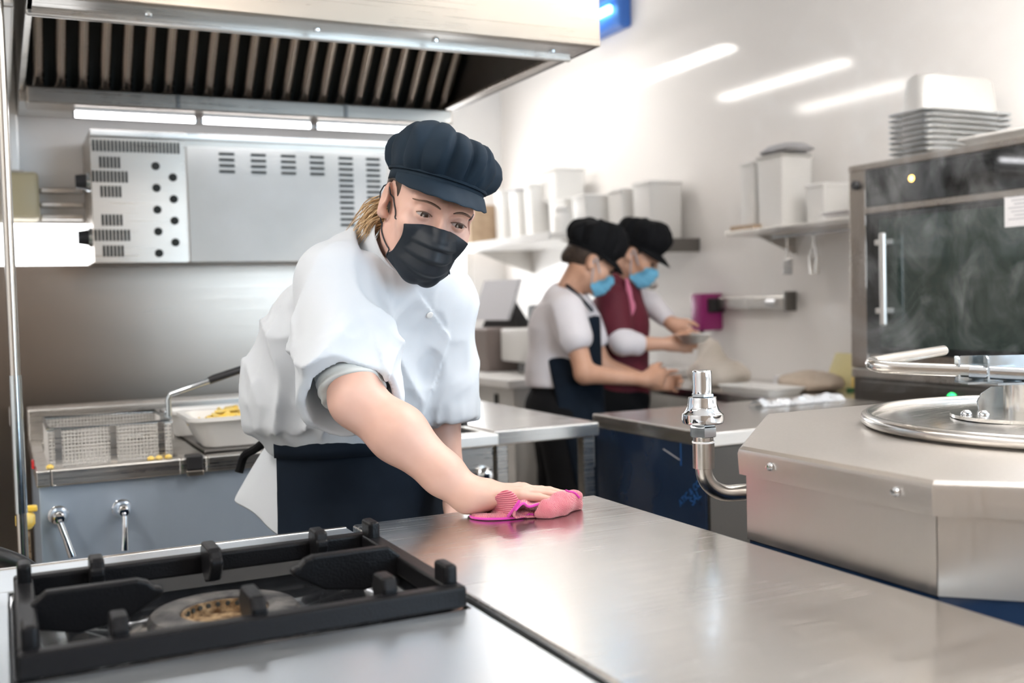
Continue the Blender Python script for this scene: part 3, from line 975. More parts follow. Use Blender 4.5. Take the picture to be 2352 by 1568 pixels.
# ================================================================== combi oven on the right
OX, OY0, OY1, OZ0, OZ1 = 2.70, 1.75, 2.80, .98, 1.685
ov = thing('combi_oven', 'large combi oven with black glass door and control panel', 'oven', (2.97, 2.3, .0))
obj('body', bx(B(), OX + .012, 3.235, OY0, OY1, OZ0, OZ1, .006), M['steel_warm'], ov)
obj('stile', bx(B(), OX, OX + .012, 2.722, OY1, OZ0, OZ1, .003), M['steel_warm'], ov)
obj('top_trim', bx(B(), OX - .004, OX + .03, OY0, OY1, OZ1 - .022, OZ1, .004), M['steel_warm'], ov)
cp = obj('control_panel', bx(B(), OX - .004, OX + .012, OY0, 2.72, 1.535, OZ1 - .024, .002), M['black_glass'], ov)
obj('indicator_lamp', lathe(B(), [(0, .006), (.006, .006), (.010, .003), (.011, 0)], (OX - .004, 2.514, 1.611), 18, (-1, 0, 0)), emit('amber_lamp', (1.0, .55, .12), 3.5), cp, True)
obj('display', bx(B(), OX - .005, OX - .004, 2.20, 2.40, 1.565, 1.635), mat('display_black', (.004, .004, .004), .03), cp)
obj('door_trim', bx(B(), OX - .010, OX + .012, OY0, 2.72, 1.512, 1.534, .003), M['steel_warm'], ov)
dr = obj('door', bx(B(), OX - .006, OX + .012, OY0, 2.72, 1.03, 1.511, .003), M['black_glass'], ov)
obj('glass', bx(B(), OX - .0075, OX - .006, OY0 + .03, 2.655, 1.055, 1.49), mat('door_glass', (.03, .045, .04), .04, 0, Coat_Weight=.4), dr)
hd = obj('handle', bx(B(), OX - .055, OX - .040, 2.588, 2.612, 1.13, 1.44, .006), M['steel_pale'], dr)
for z in (1.40, 1.17):
    obj('handle_foot', bx(B(), OX - .045, OX - .006, 2.592, 2.640, z, z + .018, .003), M['steel_pale'], hd)
obj('dial', lathe(B(), [(.016, 0), (.016, .012), (.010, .018), (0, .018)], (OX, 2.762, 1.615), 18, (-1, 0, 0)), M['black'], ov, True)
# base unit under the oven
ob = thing('oven_stand', 'dark steel stand with green button under the oven', 'stand', (2.97, 2.3, 0))
obj('body', bx(B(), OX + .01, 3.235, OY0, OY1, .05, .978, .005), M['steel_dark'], ob)
obj('trim_strip', bx(B(), OX, OX + .012, OY0, OY1, .945, .977, .003), M['steel'], ob)
obj('drawer_front', bx(B(), OX - .002, OX + .01, OY0 + .02, OY1 - .04, .60, .935, .003), M['steel_dark'], ob)
for y in (1.8, 2.74):
    for x in (2.76, 3.18):
        obj('foot', cyl(B(), (x, y, 0), (x, y, .05), .02, seg=12), M['black'], ob, True)
obj('green_button', lathe(B(), [(0, .010), (.012, .009), (.017, .004), (.018, 0)], (OX - .002, 2.362, .900), 20, (-1, 0, 0)), emit('green_glow', (.03, .85, .18), 1.3), ob, True)
t = thing('instruction_sheet', 'white printed sheet taped to the oven door glass', 'sheet', (OX - .01, 2.09, 1.425))
sh = obj('sheet', bx(B(), OX - .0095, OX - .0085, 2.02, 2.158, 1.425, 1.527), M['paper'], t)
for k in range(7):
    obj('print_line', bx(B(), OX - .0099, OX - .0095, 2.035, 2.145 - .01 * (k % 3), 1.512 - k * .011, 1.5145 - k * .011), mat('grey_print', (.35, .35, .38), .7) if k == 0 else bpy.data.materials['grey_print'], sh)

# stack of upturned steel food pans on the oven
pcx, pcy = 2.945, 2.575


def food_pan(depth, z, label, group):
    t = thing('food_pan', label, 'pan', (pcx, pcy, z), 0, group)
    hx, hy = .205, .092
    lp = [rrect(pcx, pcy, hx, hy, .03, z), rrect(pcx, pcy, hx, hy, .03, z + .004), rrect(pcx, pcy, hx - .018, hy - .018, .045, z + .006),
          rrect(pcx, pcy, hx - .024, hy - .024, .05, z + .02), rrect(pcx, pcy, hx - .034, hy - .034, .05, z + depth - .014), rrect(pcx, pcy, hx - .045, hy - .045, .05, z + depth)]
    obj('pan_shell', loft(B(), lp, False, True), M['steel_pale'], t, True, 40)
    bm = B()
    tube(bm, rrect(pcx, pcy, hx, hy, .03, z + .003), .0035, 6, True)
    obj('rim', bm, M['zinc'], t, True)
    return t


names = ['lowest', 'second lowest', 'third lowest', 'fourth from the bottom', 'middle', 'fourth from the top', 'third from the top', 'second from the top']
for i in range(8):
    food_pan(.10, OZ1 + .002 + i * .0185, 'upturned steel food pan, ' + names[i] + ' of the stack on the oven', 'upturned food pans on the oven')
food_pan(.13, OZ1 + .002 + 8 * .0185, 'upturned deep steel food pan, topmost of the stack on the oven', 'upturned food pans on the oven')
t = thing('baking_tray', 'pale tray lying on the oven top in front of the pans', 'tray', (2.78, 2.05, OZ1))
obj('tray', loft(B(), [rrect(2.765, 2.04, .045, .28, .02, OZ1 + .002), rrect(2.765, 2.04, .055, .30, .025, OZ1 + .022), rrect(2.765, 2.04, .06, .306, .025, OZ1 + .024),
                       rrect(2.765, 2.04, .052, .296, .025, OZ1 + .021), rrect(2.765, 2.04, .043, .276, .02, OZ1 + .006)]), M['white_enamel'], t, True, 40)
bm = B()
tube(bm, rrect(2.765, 2.04, .06, .306, .025, OZ1 + .024), .006, 8, True)
obj('rolled_rim', bm, M['white_enamel'], t, True)

# ================================================================== wall shelf near the oven, things on it and under it
sf = thing('wall_shelf', 'steel wall shelf beside the oven holding white boxes', 'shelf', (3.1, 3.3, 1.5))
obj('board', bx(B(), 2.95, 3.248, 2.82, 3.83, 1.505, 1.53, .003), M['steel'], sf)
obj('upstand', bx(B(), 3.236, 3.248, 2.82, 3.83, 1.53, 1.57, .002), M['steel'], sf)
for y in (2.95, 3.70):
    bm = B()
    loft(bm, [[(3.248, y, 1.505), (3.02, y, 1.505), (3.248, y, 1.42)], [(3.248, y + .006, 1.505), (3.02, y + .006, 1.505), (3.248, y + .006, 1.42)]])
    obj('bracket', bm, M['steel'], sf)
obj('hook_rail', cyl(B(), (2.99, 2.9, 1.488), (2.99, 3.55, 1.488), .006, seg=10), M['zinc'], sf, True)


def canister(x, y, z, sx, sy, h, label, m, lidm=None, group='containers on the wall shelves'):
    t = thing('storage_box', label, 'box', (x, y, z), 0, group)
    obj('container', loft(B(), [rrect(x, y, sx * .47, sy * .47, .012, z), rrect(x, y, sx * .5, sy * .5, .014, z + h)]), m, t, True, 40)
    obj('lid', loft(B(), [rrect(x, y, sx * .53, sy * .53, .014, z + h + .0005), rrect(x, y, sx * .53, sy * .53, .014, z + h + .012), rrect(x, y, sx * .46, sy * .46, .012, z + h + .018)]), lidm or m, t, True, 40)
    return t


M['grey_plastic'] = mat('grey_plastic', (.42, .42, .44), .5)
canister(3.10, 3.60, 1.5305, .17, .17, .30, 'tall white box with grey lid on the shelf beside the oven', M['white_plastic'], M['white_enamel'])
canister(3.10, 3.77, 1.5305, .15, .09, .29, 'tall slim white box at the end of the oven shelf', M['white_plastic'])
canister(3.12, 3.36, 1.5305, .14, .12, .15, 'low white box on the shelf near the oven', M['white_plastic'])
o = obj('folded_bag', loft(B(), [rrect(3.09, 3.58, .07, .09, .02, 1.852), rrect(3.09, 3.57, .08, .10, .02, 1.862), rrect(3.08, 3.56, .05, .07, .02, 1.885)]), M['grey_plastic'], None, True)
tag(o, 'grey folded bag on top of the tall white box', 'bag')
o = obj('wooden_board', bx(B(), 2.97, 3.05, 3.66, 3.82, 1.5305, 1.552, .004), M['cardboard'])
tag(o, 'small brown board lying at the shelf end near the oven', 'board')
t = thing('steel_tray', 'flat bright tray on the shelf right beside the oven', 'tray', (3.05, 3.05, 1.5305))
obj('tray', loft(B(), [rrect(3.06, 3.05, .09, .17, .02, 1.531), rrect(3.06, 3.05, .10, .18, .02, 1.56), rrect(3.06, 3.05, .105, .185, .02, 1.56), rrect(3.06, 3.05, .105, .185, .02, 1.563), rrect(3.06, 3.05, .095, .172, .02, 1.562), rrect(3.06, 3.05, .085, .165, .02, 1.536)]), M['steel_pale'], t, True, 40)
obj('rolled_rim', tube(B(), rrect(3.06, 3.05, .105, .185, .02, 1.5615), .003, 6, True), M['steel_pale'], t, True)


def utensil(x, y, ztop, ln, kind, label):
    t = thing(kind, label, 'utensil', (x, y, ztop - ln), 0, 'utensils hanging from the wall shelves')
    obj('handle', tube(B(), [(x, y, ztop), (x, y, ztop - ln * .6)], [.004, .005], 8), M['steel'], t, True)
    obj('hook', tube(B(), [(x, y, ztop), (x - .008, y, ztop + .008), (x, y, ztop + .016), (x + .008, y, ztop + .010)], .0025, 6), M['zinc'], t, True)
    if kind == 'ladle':
        obj('bowl', lathe(B(), [(.0, -.028), (.02, -.022), (.032, -.008), (.034, 0), (.030, -.006), (.018, -.019), (0, -.024)], (x, y - .0, ztop - ln + .03), 18), M['steel'], t, True)
        obj('neck', cyl(B(), (x, y, ztop - ln * .6), (x + .028, y, ztop - ln + .028), .004, seg=8), M['steel'], t, True)
    elif kind == 'tongs':
        for s in (-1, 1):
            obj('arm', tube(B(), [(x, y, ztop - ln * .1), (x, y + s * .022, ztop - ln * .6), (x, y + s * .014, ztop - ln)], [.005, .007, .009], 8), M['steel'], t, True)
    else:
        obj('blade', bx(B(), x - .003, x + .003, y - .028, y + .028, ztop - ln, ztop - ln * .55, .002), M['steel'], t)
    return t


utensil(2.99, 3.46, 1.474, .15, 'spatula', 'steel spatula hanging under the oven shelf, nearer the boxes')
utensil(2.99, 3.30, 1.474, .15, 'tongs', 'steel tongs hanging under the oven shelf, nearer the oven')

# far wall shelves
sg = thing('wall_shelf', 'short dark-edged wall shelf with hanging utensils behind the workers', 'shelf', (3.1, 4.7, 1.5))
obj('board', bx(B(), 2.97, 3.248, 4.43, 4.96, 1.495, 1.525, .003), M['steel'], sg)
obj('end_cheek', bx(B(), 2.97, 3.248, 4.425, 4.43, 1.47, 1.54, .002), M['steel_dark'], sg)
obj('hook_rail', cyl(B(), (3.0, 4.45, 1.478), (3.0, 4.92, 1.478), .006, seg=10), M['zinc'], sg, True)
utensil(3.0, 4.50, 1.465, .19, 'ladle', 'steel ladle hanging at the near end of the short shelf')
utensil(3.0, 4.58, 1.465, .20, 'tongs', 'steel tongs hanging beside the ladle under the short shelf')
utensil(3.0, 4.67, 1.465, .18, 'spatula', 'steel spatula hanging under the middle of the short shelf')
utensil(3.0, 4.76, 1.465, .20, 'ladle', 'steel ladle hanging furthest back under the short shelf')
canister(3.11, 4.60, 1.5255, .20, .17, .30, 'tall white box at the near end of the short far shelf', M['white_plastic'])
canister(3.11, 4.86, 1.5255, .20, .15, .29, 'tall white box at the back end of the short far shelf', M['white_plastic'])
sh_ = thing('wall_shelf', 'long white-edged wall shelf crowded with boxes behind the workers', 'shelf', (3.0, 5.7, 1.58))
obj('board', bx(B(), 2.68, 3.248, 4.98, 6.45, 1.575, 1.605, .003), M['steel_pale'], sh_)
obj('edge_strip', bx(B(), 2.665, 2.68, 4.98, 6.45, 1.570, 1.612, .003), M['white_plastic'], sh_)
for y in (5.1, 6.3):
    bm = B()
    loft(bm, [[(3.248, y, 1.575), (2.8, y, 1.575), (3.248, y, 1.42)], [(3.248, y + .006, 1.575), (2.8, y + .006, 1.575), (3.248, y + .006, 1.42)]])
    obj('bracket', bm, M['steel'], sh_)
SZ = 1.6055
canister(3.05, 5.10, SZ, .26, .15, .20, 'wide white box at the near end of the long shelf', M['white_plastic'])
canister(3.08, 5.42, SZ, .24, .22, .21, 'squat white box under another one on the long shelf', M['white_plastic'])
canister(3.08, 5.56, SZ + .235, .20, .20, .17, 'white box stacked on the squat box on the long shelf', M['white_plastic'])
canister(3.05, 5.72, SZ, .26, .10, .33, 'tall slim white box in the middle of the long shelf', M['white_plastic'])
canister(3.05, 5.92, SZ, .26, .13, .32, 'tall white box left of the middle of the long shelf', M['white_plastic'], M['grey_plastic'])
canister(3.02, 6.12, SZ, .22, .12, .33, 'tall white box next to the brown carton', M['white_plastic'])
o = obj('carton', bx(B(), 2.78, 3.0, 6.27, 6.42, SZ, SZ + .27, .004), M['cardboard'])
tag(o, 'brown cardboard carton at the far end of the long shelf', 'carton')
o = obj('storage_jar', lathe(B(), [(0, 0), (.05, 0), (.055, .01), (.055, .10), (.042, .12), (.045, .125), (.045, .15), (0, .155)], (2.84, 5.14, SZ), 24), M['white_plastic'], None, True, 40)
tag(o, 'small white jar standing before the wide box on the long shelf', 'jar')

# back counter with till screen, boxes
bc = thing('back_counter', 'white-fronted counter at the back of the kitchen', 'counter', (2.7, 5.2, 0))
obj('worktop', bx(B(), 2.13, 3.24, 4.42, 6.3, .83, .87, .004), M['white_plastic'], bc)
obj('cabinet', bx(B(), 2.17, 3.24, 4.45, 6.28, .08, .83), M['white_enamel'], bc)
obj('plinth', bx(B(), 2.22, 3.2, 4.5, 6.2, 0, .08), M['steel_dark'], bc)
for y in (4.62, 4.86):
    obj('handle_slot', bx(B(), 2.162, 2.17, y, y + .03, .66, .79), M['void'], bc)
o = obj('brown_crate', bx(B(), 2.30, 2.7, 5.02, 5.55, .8705, 1.10, .01), mat('taupe_box', (.22, .18, .165), .6))
tag(o, 'large taupe box on the back counter under the screen', 'box')
t = thing('tilted_screen', 'pale tilted screen on a dark stand on the back counter', 'screen', (2.5, 5.2, 1.10))
bm = B()
loft(bm, [[(2.40, 5.42, 1.14), (2.46, 5.10, 1.14), (2.50, 5.02, 1.36), (2.44, 5.34, 1.36)], [(2.425, 5.43, 1.14), (2.485, 5.11, 1.14), (2.525, 5.03, 1.36), (2.465, 5.35, 1.36)]])
obj('display', bm, mat('screen_white', (.78, .79, .84), .3), t)
bm = B()
loft(bm, [[(2.43, 5.36, 1.101), (2.50, 5.06, 1.101), (2.60, 5.08, 1.101), (2.55, 5.38, 1.101)], [(2.455, 5.26, 1.25), (2.49, 5.10, 1.25), (2.515, 5.11, 1.25), (2.48, 5.27, 1.25)]])
obj('stand', bm, M['black'], t)
o = obj('card_reader', bx(B(), 2.46, 2.56, 4.66, 4.86, 1.10, 1.22, .012), M['black'], None, True)
o.location.z = -.0
tag(o, 'small black device standing on the white machine behind the workers', 'device')
t = thing('white_machine', 'white table-top machine with black feet behind the workers', 'machine', (2.5, 4.75, .8705))
obj('case', bx(B(), 2.36, 2.7, 4.56, 4.98, .93, 1.099, .012), M['white_plastic'], t, True)
obj('tray', bx(B(), 2.33, 2.6, 4.54, 4.72, .885, .93, .006), M['black'], t, True)
for y in (4.60, 4.94):
    obj('foot', cyl(B(), (2.6, y, .8705), (2.6, y, .93), .02, seg=10), M['black'], t, True)
o = obj('paper_roll', lathe(B(), [(.015, 0), (.06, 0), (.06, .24), (.015, .24)], (2.80, 4.52, .8705), 24), M['paper'], None, True, 40)
tag(o, 'upright white paper roll on the back counter behind the worker in white', 'paper roll')

# work table on the right wall where the two helpers stand
wk = thing('work_table', 'steel work table along the white wall in front of the helpers', 'table', (2.9, 3.5, 0))
obj('tabletop', bx(B(), 2.68, 3.245, 2.86, 4.22, .80, .84, .004), M['steel_top'], wk)
for x in (2.70, 3.18):
    for y in (2.90, 4.14):
        obj('leg', bx(B(), x, x + .04, y, y + .04, 0, .80, .003), M['steel'], wk)
obj('lower_shelf', bx(B(), 2.72, 3.22, 2.9, 4.18, .25, .27), M['steel'], wk)
# knife rail and purple dispenser
t = thing('knife_rail', 'short steel rail fixed to the white wall beside the purple dispenser', 'rail', (3.2, 4.0, 1.18))
obj('rail', bx(B(), 3.20, 3.248, 3.72, 4.22, 1.175, 1.235, .006), M['steel'], t)
obj('end_cap', bx(B(), 3.185, 3.248, 3.70, 3.72, 1.165, 1.255, .005), M['steel_dark'], t)
obj('clip', cyl(B(), (3.19, 3.83, 1.205), (3.19, 3.77, 1.205), .018, seg=12), M['chrome'], t, True)
t = thing('soap_dispenser', 'purple dispenser mounted on the white wall', 'dispenser', (3.15, 4.3, 1.06))
obj('case', bx(B(), 3.12, 3.248, 4.24, 4.34, 1.07, 1.255, .012), M['purple'], t, True)
obj('side_clamp', bx(B(), 3.15, 3.248, 4.225, 4.24, 1.16, 1.23, .003), M['black'], t)
obj('nozzle', cyl(B(), (3.15, 4.29, 1.04), (3.15, 4.29, 1.07), .012, seg=12), M['black'], t, True)
# yellow notes, small white box
o = obj('yellow_packet', loft(B(), [rrect(3.17, 3.34, .012, .075, .008, .8405), rrect(3.18, 3.34, .02, .078, .01, .90), rrect(3.21, 3.34, .008, .075, .006, .985)]), M['note_yellow'], None, True)
tag(o, 'pale yellow packet leaning on the wall, further from the oven', 'packet', 'yellow packets on the work table')
o = obj('yellow_packet', loft(B(), [rrect(3.15, 3.22, .012, .045, .008, .8405), rrect(3.17, 3.22, .02, .048, .01, .90), rrect(3.20, 3.22, .008, .045, .006, .98)]), M['yellow'], None, True)
tag(o, 'deep yellow packet leaning on the wall right beside the oven', 'packet', 'yellow packets on the work table')
o = obj('green_lid', lathe(B(), [(0, 0), (.018, 0), (.018, .012), (0, .014)], (3.10, 3.22, .8405), 14), mat('dark_green', (.02, .14, .04), .5))
tag(o, 'small dark green cap lying before the yellow packets', 'cap')
t = thing('tissue_box', 'small white box on the work table left of the yellow packets', 'box', (3.1, 3.56, .8405))
obj('carton', bx(B(), 3.05, 3.17, 3.50, 3.64, .8405, .885, .005), M['paper'], t)
obj('slot', bx(B(), 3.09, 3.13, 3.53, 3.61, .885, .888), M['grey_plastic'], t)
t = thing('storage_box', 'white box with lime label on the back counter between the helpers', 'box', (2.95, 4.9, .8705))
obj('container', bx(B(), 2.84, 3.1, 4.74, 5.06, .8705, 1.03, .01), M['white_plastic'], t)
obj('lid', bx(B(), 2.83, 3.11, 4.73, 5.07, 1.03, 1.045, .004), M['white_plastic'], t)
obj('lime_label', bx(B(), 2.836, 2.84, 4.80, 4.98, .955, .985, .001), M['lime'], t)


# ================================================================== sculpting toolkit: distance fields meshed with surface nets
def v3(p):
    return np.array(p, dtype=np.float32)


def cone(P, a, b, ra, rb):
    a, b = v3(a), v3(b)
    ba = b - a
    t = np.clip(((P - a) @ ba) / float(ba @ ba), 0, 1)
    d = P - a - t[:, None] * ba
    return np.sqrt((d * d).sum(1)) - (ra + t * (rb - ra))


def chain(P, pts, rs, k=0.01):
    d = None
    for i in range(len(pts) - 1):
        c = cone(P, pts[i], pts[i + 1], rs[i], rs[i + 1])
        d = c if d is None else smin(d, c, k)
    return d


def ell(P, c, r, R=None):
    q = P - v3(c)
    if R is not None:
        q = q @ R
    r = v3(r)
    k0 = np.sqrt(((q / r) ** 2).sum(1))
    k1 = np.sqrt(((q / (r * r)) ** 2).sum(1)) + 1e-9
    return k0 * (k0 - 1) / k1


def sph(P, c, r):
    d = P - v3(c)
    return np.sqrt((d * d).sum(1)) - r


def smin(a, b, k):
    h = np.clip(.5 + .5 * (b - a) / k, 0, 1)
    return b + (a - b) * h - k * h * (1 - h)


def smax(a, b, k):
    return -smin(-a, -b, k)


def plane(P, o, n):
    n = v3(n)
    n = n / np.linalg.norm(n)
    return (P - v3(o)) @ n


def plane3(P, a, b, c):
    a, b, c = v3(a), v3(b), v3(c)
    return plane(P, a, np.cross(b - a, c - a))


def tower(P, prof, side, kz=.02):
    """prof rows (x, y, z, half_side, half_depth) from bottom to top; side = unit vector in the floor plane."""
    pr = np.array(prof, dtype=np.float32)
    z = P[:, 2]
    cx, cy, ha, hb = [np.interp(z, pr[:, 2], pr[:, i]) for i in (0, 1, 3, 4)]
    s = np.array([side[0], side[1]]) / math.hypot(side[0], side[1])
    dx, dy = P[:, 0] - cx, P[:, 1] - cy
    u = dx * s[0] + dy * s[1]
    w = -dx * s[1] + dy * s[0]
    k = np.sqrt((u / ha) ** 2 + (w / hb) ** 2) + 1e-6
    k1 = np.sqrt((u / ha ** 2) ** 2 + (w / hb ** 2) ** 2) + 1e-6
    d = k * (k - 1) / k1
    d = smax(d, z - pr[-1, 2], kz)
    return smax(d, pr[0, 2] - z, kz)


def vnoise(P, s, seed=0):
    """smooth value noise in about -1..1."""
    q = P * np.array(s, dtype=np.float32)
    i = np.floor(q).astype(np.int64)
    f = q - i
    f = f * f * (3 - 2 * f)

    def h(a, b, c):
        n = (a * 374761393 + b * 668265263 + c * 2147483647 + seed * 974634541) & 0xFFFFFFFF
        n = ((n ^ (n >> 13)) * 1274126177) & 0xFFFFFFFF
        return ((n ^ (n >> 16)) & 0xFFFF) / 32767.5 - 1
    out = 0
    for a in (0, 1):
        for b in (0, 1):
            for c in (0, 1):
                w = (f[:, 0] if a else 1 - f[:, 0]) * (f[:, 1] if b else 1 - f[:, 1]) * (f[:, 2] if c else 1 - f[:, 2])
                out = out + w * h(i[:, 0] + a, i[:, 1] + b, i[:, 2] + c)
    return out


def ridges(P, s, seed=0, R=None):
    """rounded ridge folds: sharp valleys, soft crests."""
    q = P if R is None else P @ R
    q = q + .03 * np.stack([vnoise(P, (9, 9, 9), seed + 5), vnoise(P, (9, 9, 9), seed + 6), vnoise(P, (9, 9, 9), seed + 7)], 1)
    return 1 - 2 * np.sqrt(np.abs(vnoise(q, s, seed)) + .01)


def crease(P, s, seed=0):
    """thin raised crease lines of pulled cloth."""
    q = P + .025 * np.stack([vnoise(P, (8, 8, 8), seed + 5), vnoise(P, (8, 8, 8), seed + 6), vnoise(P, (8, 8, 8), seed + 7)], 1)
    n = np.abs(vnoise(q, s, seed))
    return np.clip(1 - n * 2.6, 0, 1) ** 1.6


def nets(fn, lo, hi, h):
    """sparse surface nets of fn over a box -> verts, quads."""
    lo, hi = np.array(lo, dtype=np.float32), np.array(hi, dtype=np.float32)
    n = (np.ceil((hi - lo) / (4 * h)).astype(int) + 1) * 4
    nb = n // 4
    g = np.stack(np.meshgrid(*[np.arange(k) for k in nb], indexing='ij'), -1).reshape(-1, 3)
    cen = lo + (g * 4 + 1.5) * h
    dc = np.concatenate([fn(c) for c in np.array_split(cen, max(1, len(cen) // 200000))]).astype(np.float32)
    V = np.repeat(np.repeat(np.repeat(dc.reshape(nb), 4, 0), 4, 1), 4, 2)
    act = np.abs(dc) < h * 7.5
    ga = g[act]
    off = np.stack(np.meshgrid(range(4), range(4), range(4), indexing='ij'), -1).reshape(-1, 3)
    idx = (ga[:, None, :] * 4 + off[None]).reshape(-1, 3)
    pts = (lo + idx * h).astype(np.float32)
    dv = np.concatenate([fn(c) for c in np.array_split(pts, max(1, len(pts) // 200000))])
    V[idx[:, 0], idx[:, 1], idx[:, 2]] = dv
    S = V < 0
    N_ = n
    cid = lambda q: (q[:, 0] * N_[1] + q[:, 1]) * N_[2] + q[:, 2]
    acc_i, acc_p, quads = [], [], []
    for ax in range(3):
        o1 = [slice(None)] * 3
        o2 = [slice(None)] * 3
        o1[ax] = slice(0, -1)
        o2[ax] = slice(1, None)
        a, b = S[tuple(o1)], S[tuple(o2)]
        e = np.argwhere(a != b)
        u, w = [(1, 2), (2, 0), (0, 1)][ax]
        ok = (e[:, u] > 0) & (e[:, w] > 0)
        e = e[ok]
        e2 = e.copy()
        e2[:, ax] += 1
        v0 = V[e[:, 0], e[:, 1], e[:, 2]]
        v1 = V[e2[:, 0], e2[:, 1], e2[:, 2]]
        t = v0 / (v0 - v1)
        p = e.astype(np.float32)
        p[:, ax] += t
        c = []
        for du, dw in ((-1, -1), (0, -1), (0, 0), (-1, 0)):
            q = e.copy()
            q[:, u] += du
            q[:, w] += dw
            c.append(cid(q))
            acc_i.append(c[-1])
            acc_p.append(p)
        c = np.stack(c, 1)
        inside = v0 < 0
        quads.append(np.where(inside[:, None], c, c[:, ::-1]))
    I = np.concatenate(acc_i)
    Pp = np.concatenate(acc_p)
    Q = np.concatenate(quads)
    un, inv = np.unique(I, return_inverse=True)
    cnt = np.bincount(inv)
    vs = np.stack([np.bincount(inv, Pp[:, k]) / cnt for k in range(3)], 1)
    remap = np.searchsorted(un, Q)
    return lo + vs * h, remap


def mesh_np(name, parts, m=None, smooth=True):
    """parts: list of (verts, faces) joined into one mesh."""
    vs, fs, o = [], [], 0
    for v, f in parts:
        vs.append(np.asarray(v))
        fs.append(np.asarray(f) + o)
        o += len(v)
    V = np.concatenate(vs).astype(np.float32)
    me = bpy.data.meshes.new(name)
    nq = sum(len(f) for f in fs)
    F = np.concatenate([f.reshape(-1) for f in fs]).astype(np.int32)
    k = fs[0].shape[1]
    me.vertices.add(len(V))
    me.vertices.foreach_set('co', V.reshape(-1))
    me.loops.add(len(F))
    me.loops.foreach_set('vertex_index', F)
    me.polygons.add(nq)
    me.polygons.foreach_set('loop_start', np.arange(0, len(F), k, dtype=np.int32))
    me.polygons.foreach_set('use_smooth', np.ones(nq, dtype=bool))
    me.update(calc_edges=True)
    me.validate()
    if m is not None:
        me.materials.append(m)
    return me


def snap(fn, pts, off=0.0, it=6):
    """pull points onto the zero surface of fn, then lift by off."""
    Q = np.array([list(p) for p in pts], dtype=np.float32)
    e = .0008
    for k in range(it):
        g = np.stack([(fn(Q + v3(a) * e) - fn(Q - v3(a) * e)) / (2 * e) for a in ((1, 0, 0), (0, 1, 0), (0, 0, 1))], 1)
        g /= np.linalg.norm(g, axis=1)[:, None] + 1e-6
        Q = Q - g * (fn(Q) - off)[:, None]
    return [Vector(q) for q in Q.tolist()]


def sculpt(name, fn, lo, hi, h, m, parent):
    return new_obj(name, mesh_np(name, [nets(fn, lo, hi, h)], m), None, parent)


def sheet(name, grid, m, parent, thick=.003, sub=1):
    """grid[i][j] of points -> smooth cloth sheet with thickness."""
    bm = B()
    R = [[bm.verts.new(p) for p in row] for row in grid]
    for i in range(len(R) - 1):
        for j in range(len(R[0]) - 1):
            bm.faces.new((R[i][j], R[i + 1][j], R[i + 1][j + 1], R[i][j + 1]))
    o = obj(name, bm, m, parent, True, 180)
    s = o.modifiers.new('thickness', 'SOLIDIFY')
    s.thickness = thick
    s.offset = 0
    if sub:
        d = o.modifiers.new('smooth', 'SUBSURF')
        d.levels = sub
        d.render_levels = sub
    return o


M['skin'] = vary(mat('skin_fair', (.60, .37, .295), .5, 0, Subsurface_Weight=.12), (.56, .335, .262), (.64, .41, .335), 14, lo=.3, hi=.7)
M['skin'].node_tree.nodes['Principled BSDF'].inputs['Subsurface Radius'].default_value = (.02, .008, .004)
M['skin_tan'] = vary(mat('skin_tan', (.58, .32, .21), .5), (.54, .29, .185), (.62, .36, .25), 10)
M['jacket'] = bump(mat('white_cotton', (.57, .605, .645), .85, 0, Specular_IOR_Level=.2), 900, .15, .0006)
M['tee_grey'] = bump(mat('grey_knit', (.52, .54, .53), .85), 700, .2, .0006)
M['navy_cloth'] = bump(vary(mat('navy_cotton', (.006, .010, .018), .85, 0, Specular_IOR_Level=.15), (.0045, .0085, .015), (.008, .014, .024), 7), 1100, .25, .0006)
M['cap_cloth'] = bump(vary(mat('cap_cotton', (.008, .018, .031), .8, 0, Specular_IOR_Level=.22), (.0065, .015, .026), (.010, .022, .037), 12), 1300, .25, .0006)
M['black_cloth'] = mat('black_cloth', (.007, .007, .008), .85, 0, Specular_IOR_Level=.15)
M['mask_black'] = bump(mat('mask_black', (.007, .012, .019), .55, 0, Specular_IOR_Level=.35), 600, .2, .0005)
M['mask_blue'] = mat('mask_blue', (.16, .46, .66), .6)
M['eye_white'] = mat('eye_white', (.52, .47, .45), .15)
M['iris'] = mat('iris_brown', (.035, .016, .010), .08)
M['brow'] = mat('brow_hair', (.16, .095, .07), .8)
M['hair_blond'] = vary(mat('hair_blond', (.52, .34, .17), .5), (.40, .25, .12), (.62, .44, .25), 60)
M['hair_dark'] = vary(mat('hair_dark', (.03, .018, .012), .5), (.018, .010, .007), (.055, .032, .02), 70)
M['tee_white'] = bump(mat('white_tee', (.72, .68, .70), .8), 500, .2, .001)
M['maroon'] = mat('maroon_cloth', (.11, .006, .018), .75)
M['shoe'] = mat('black_shoe', (.012, .012, .013), .4)


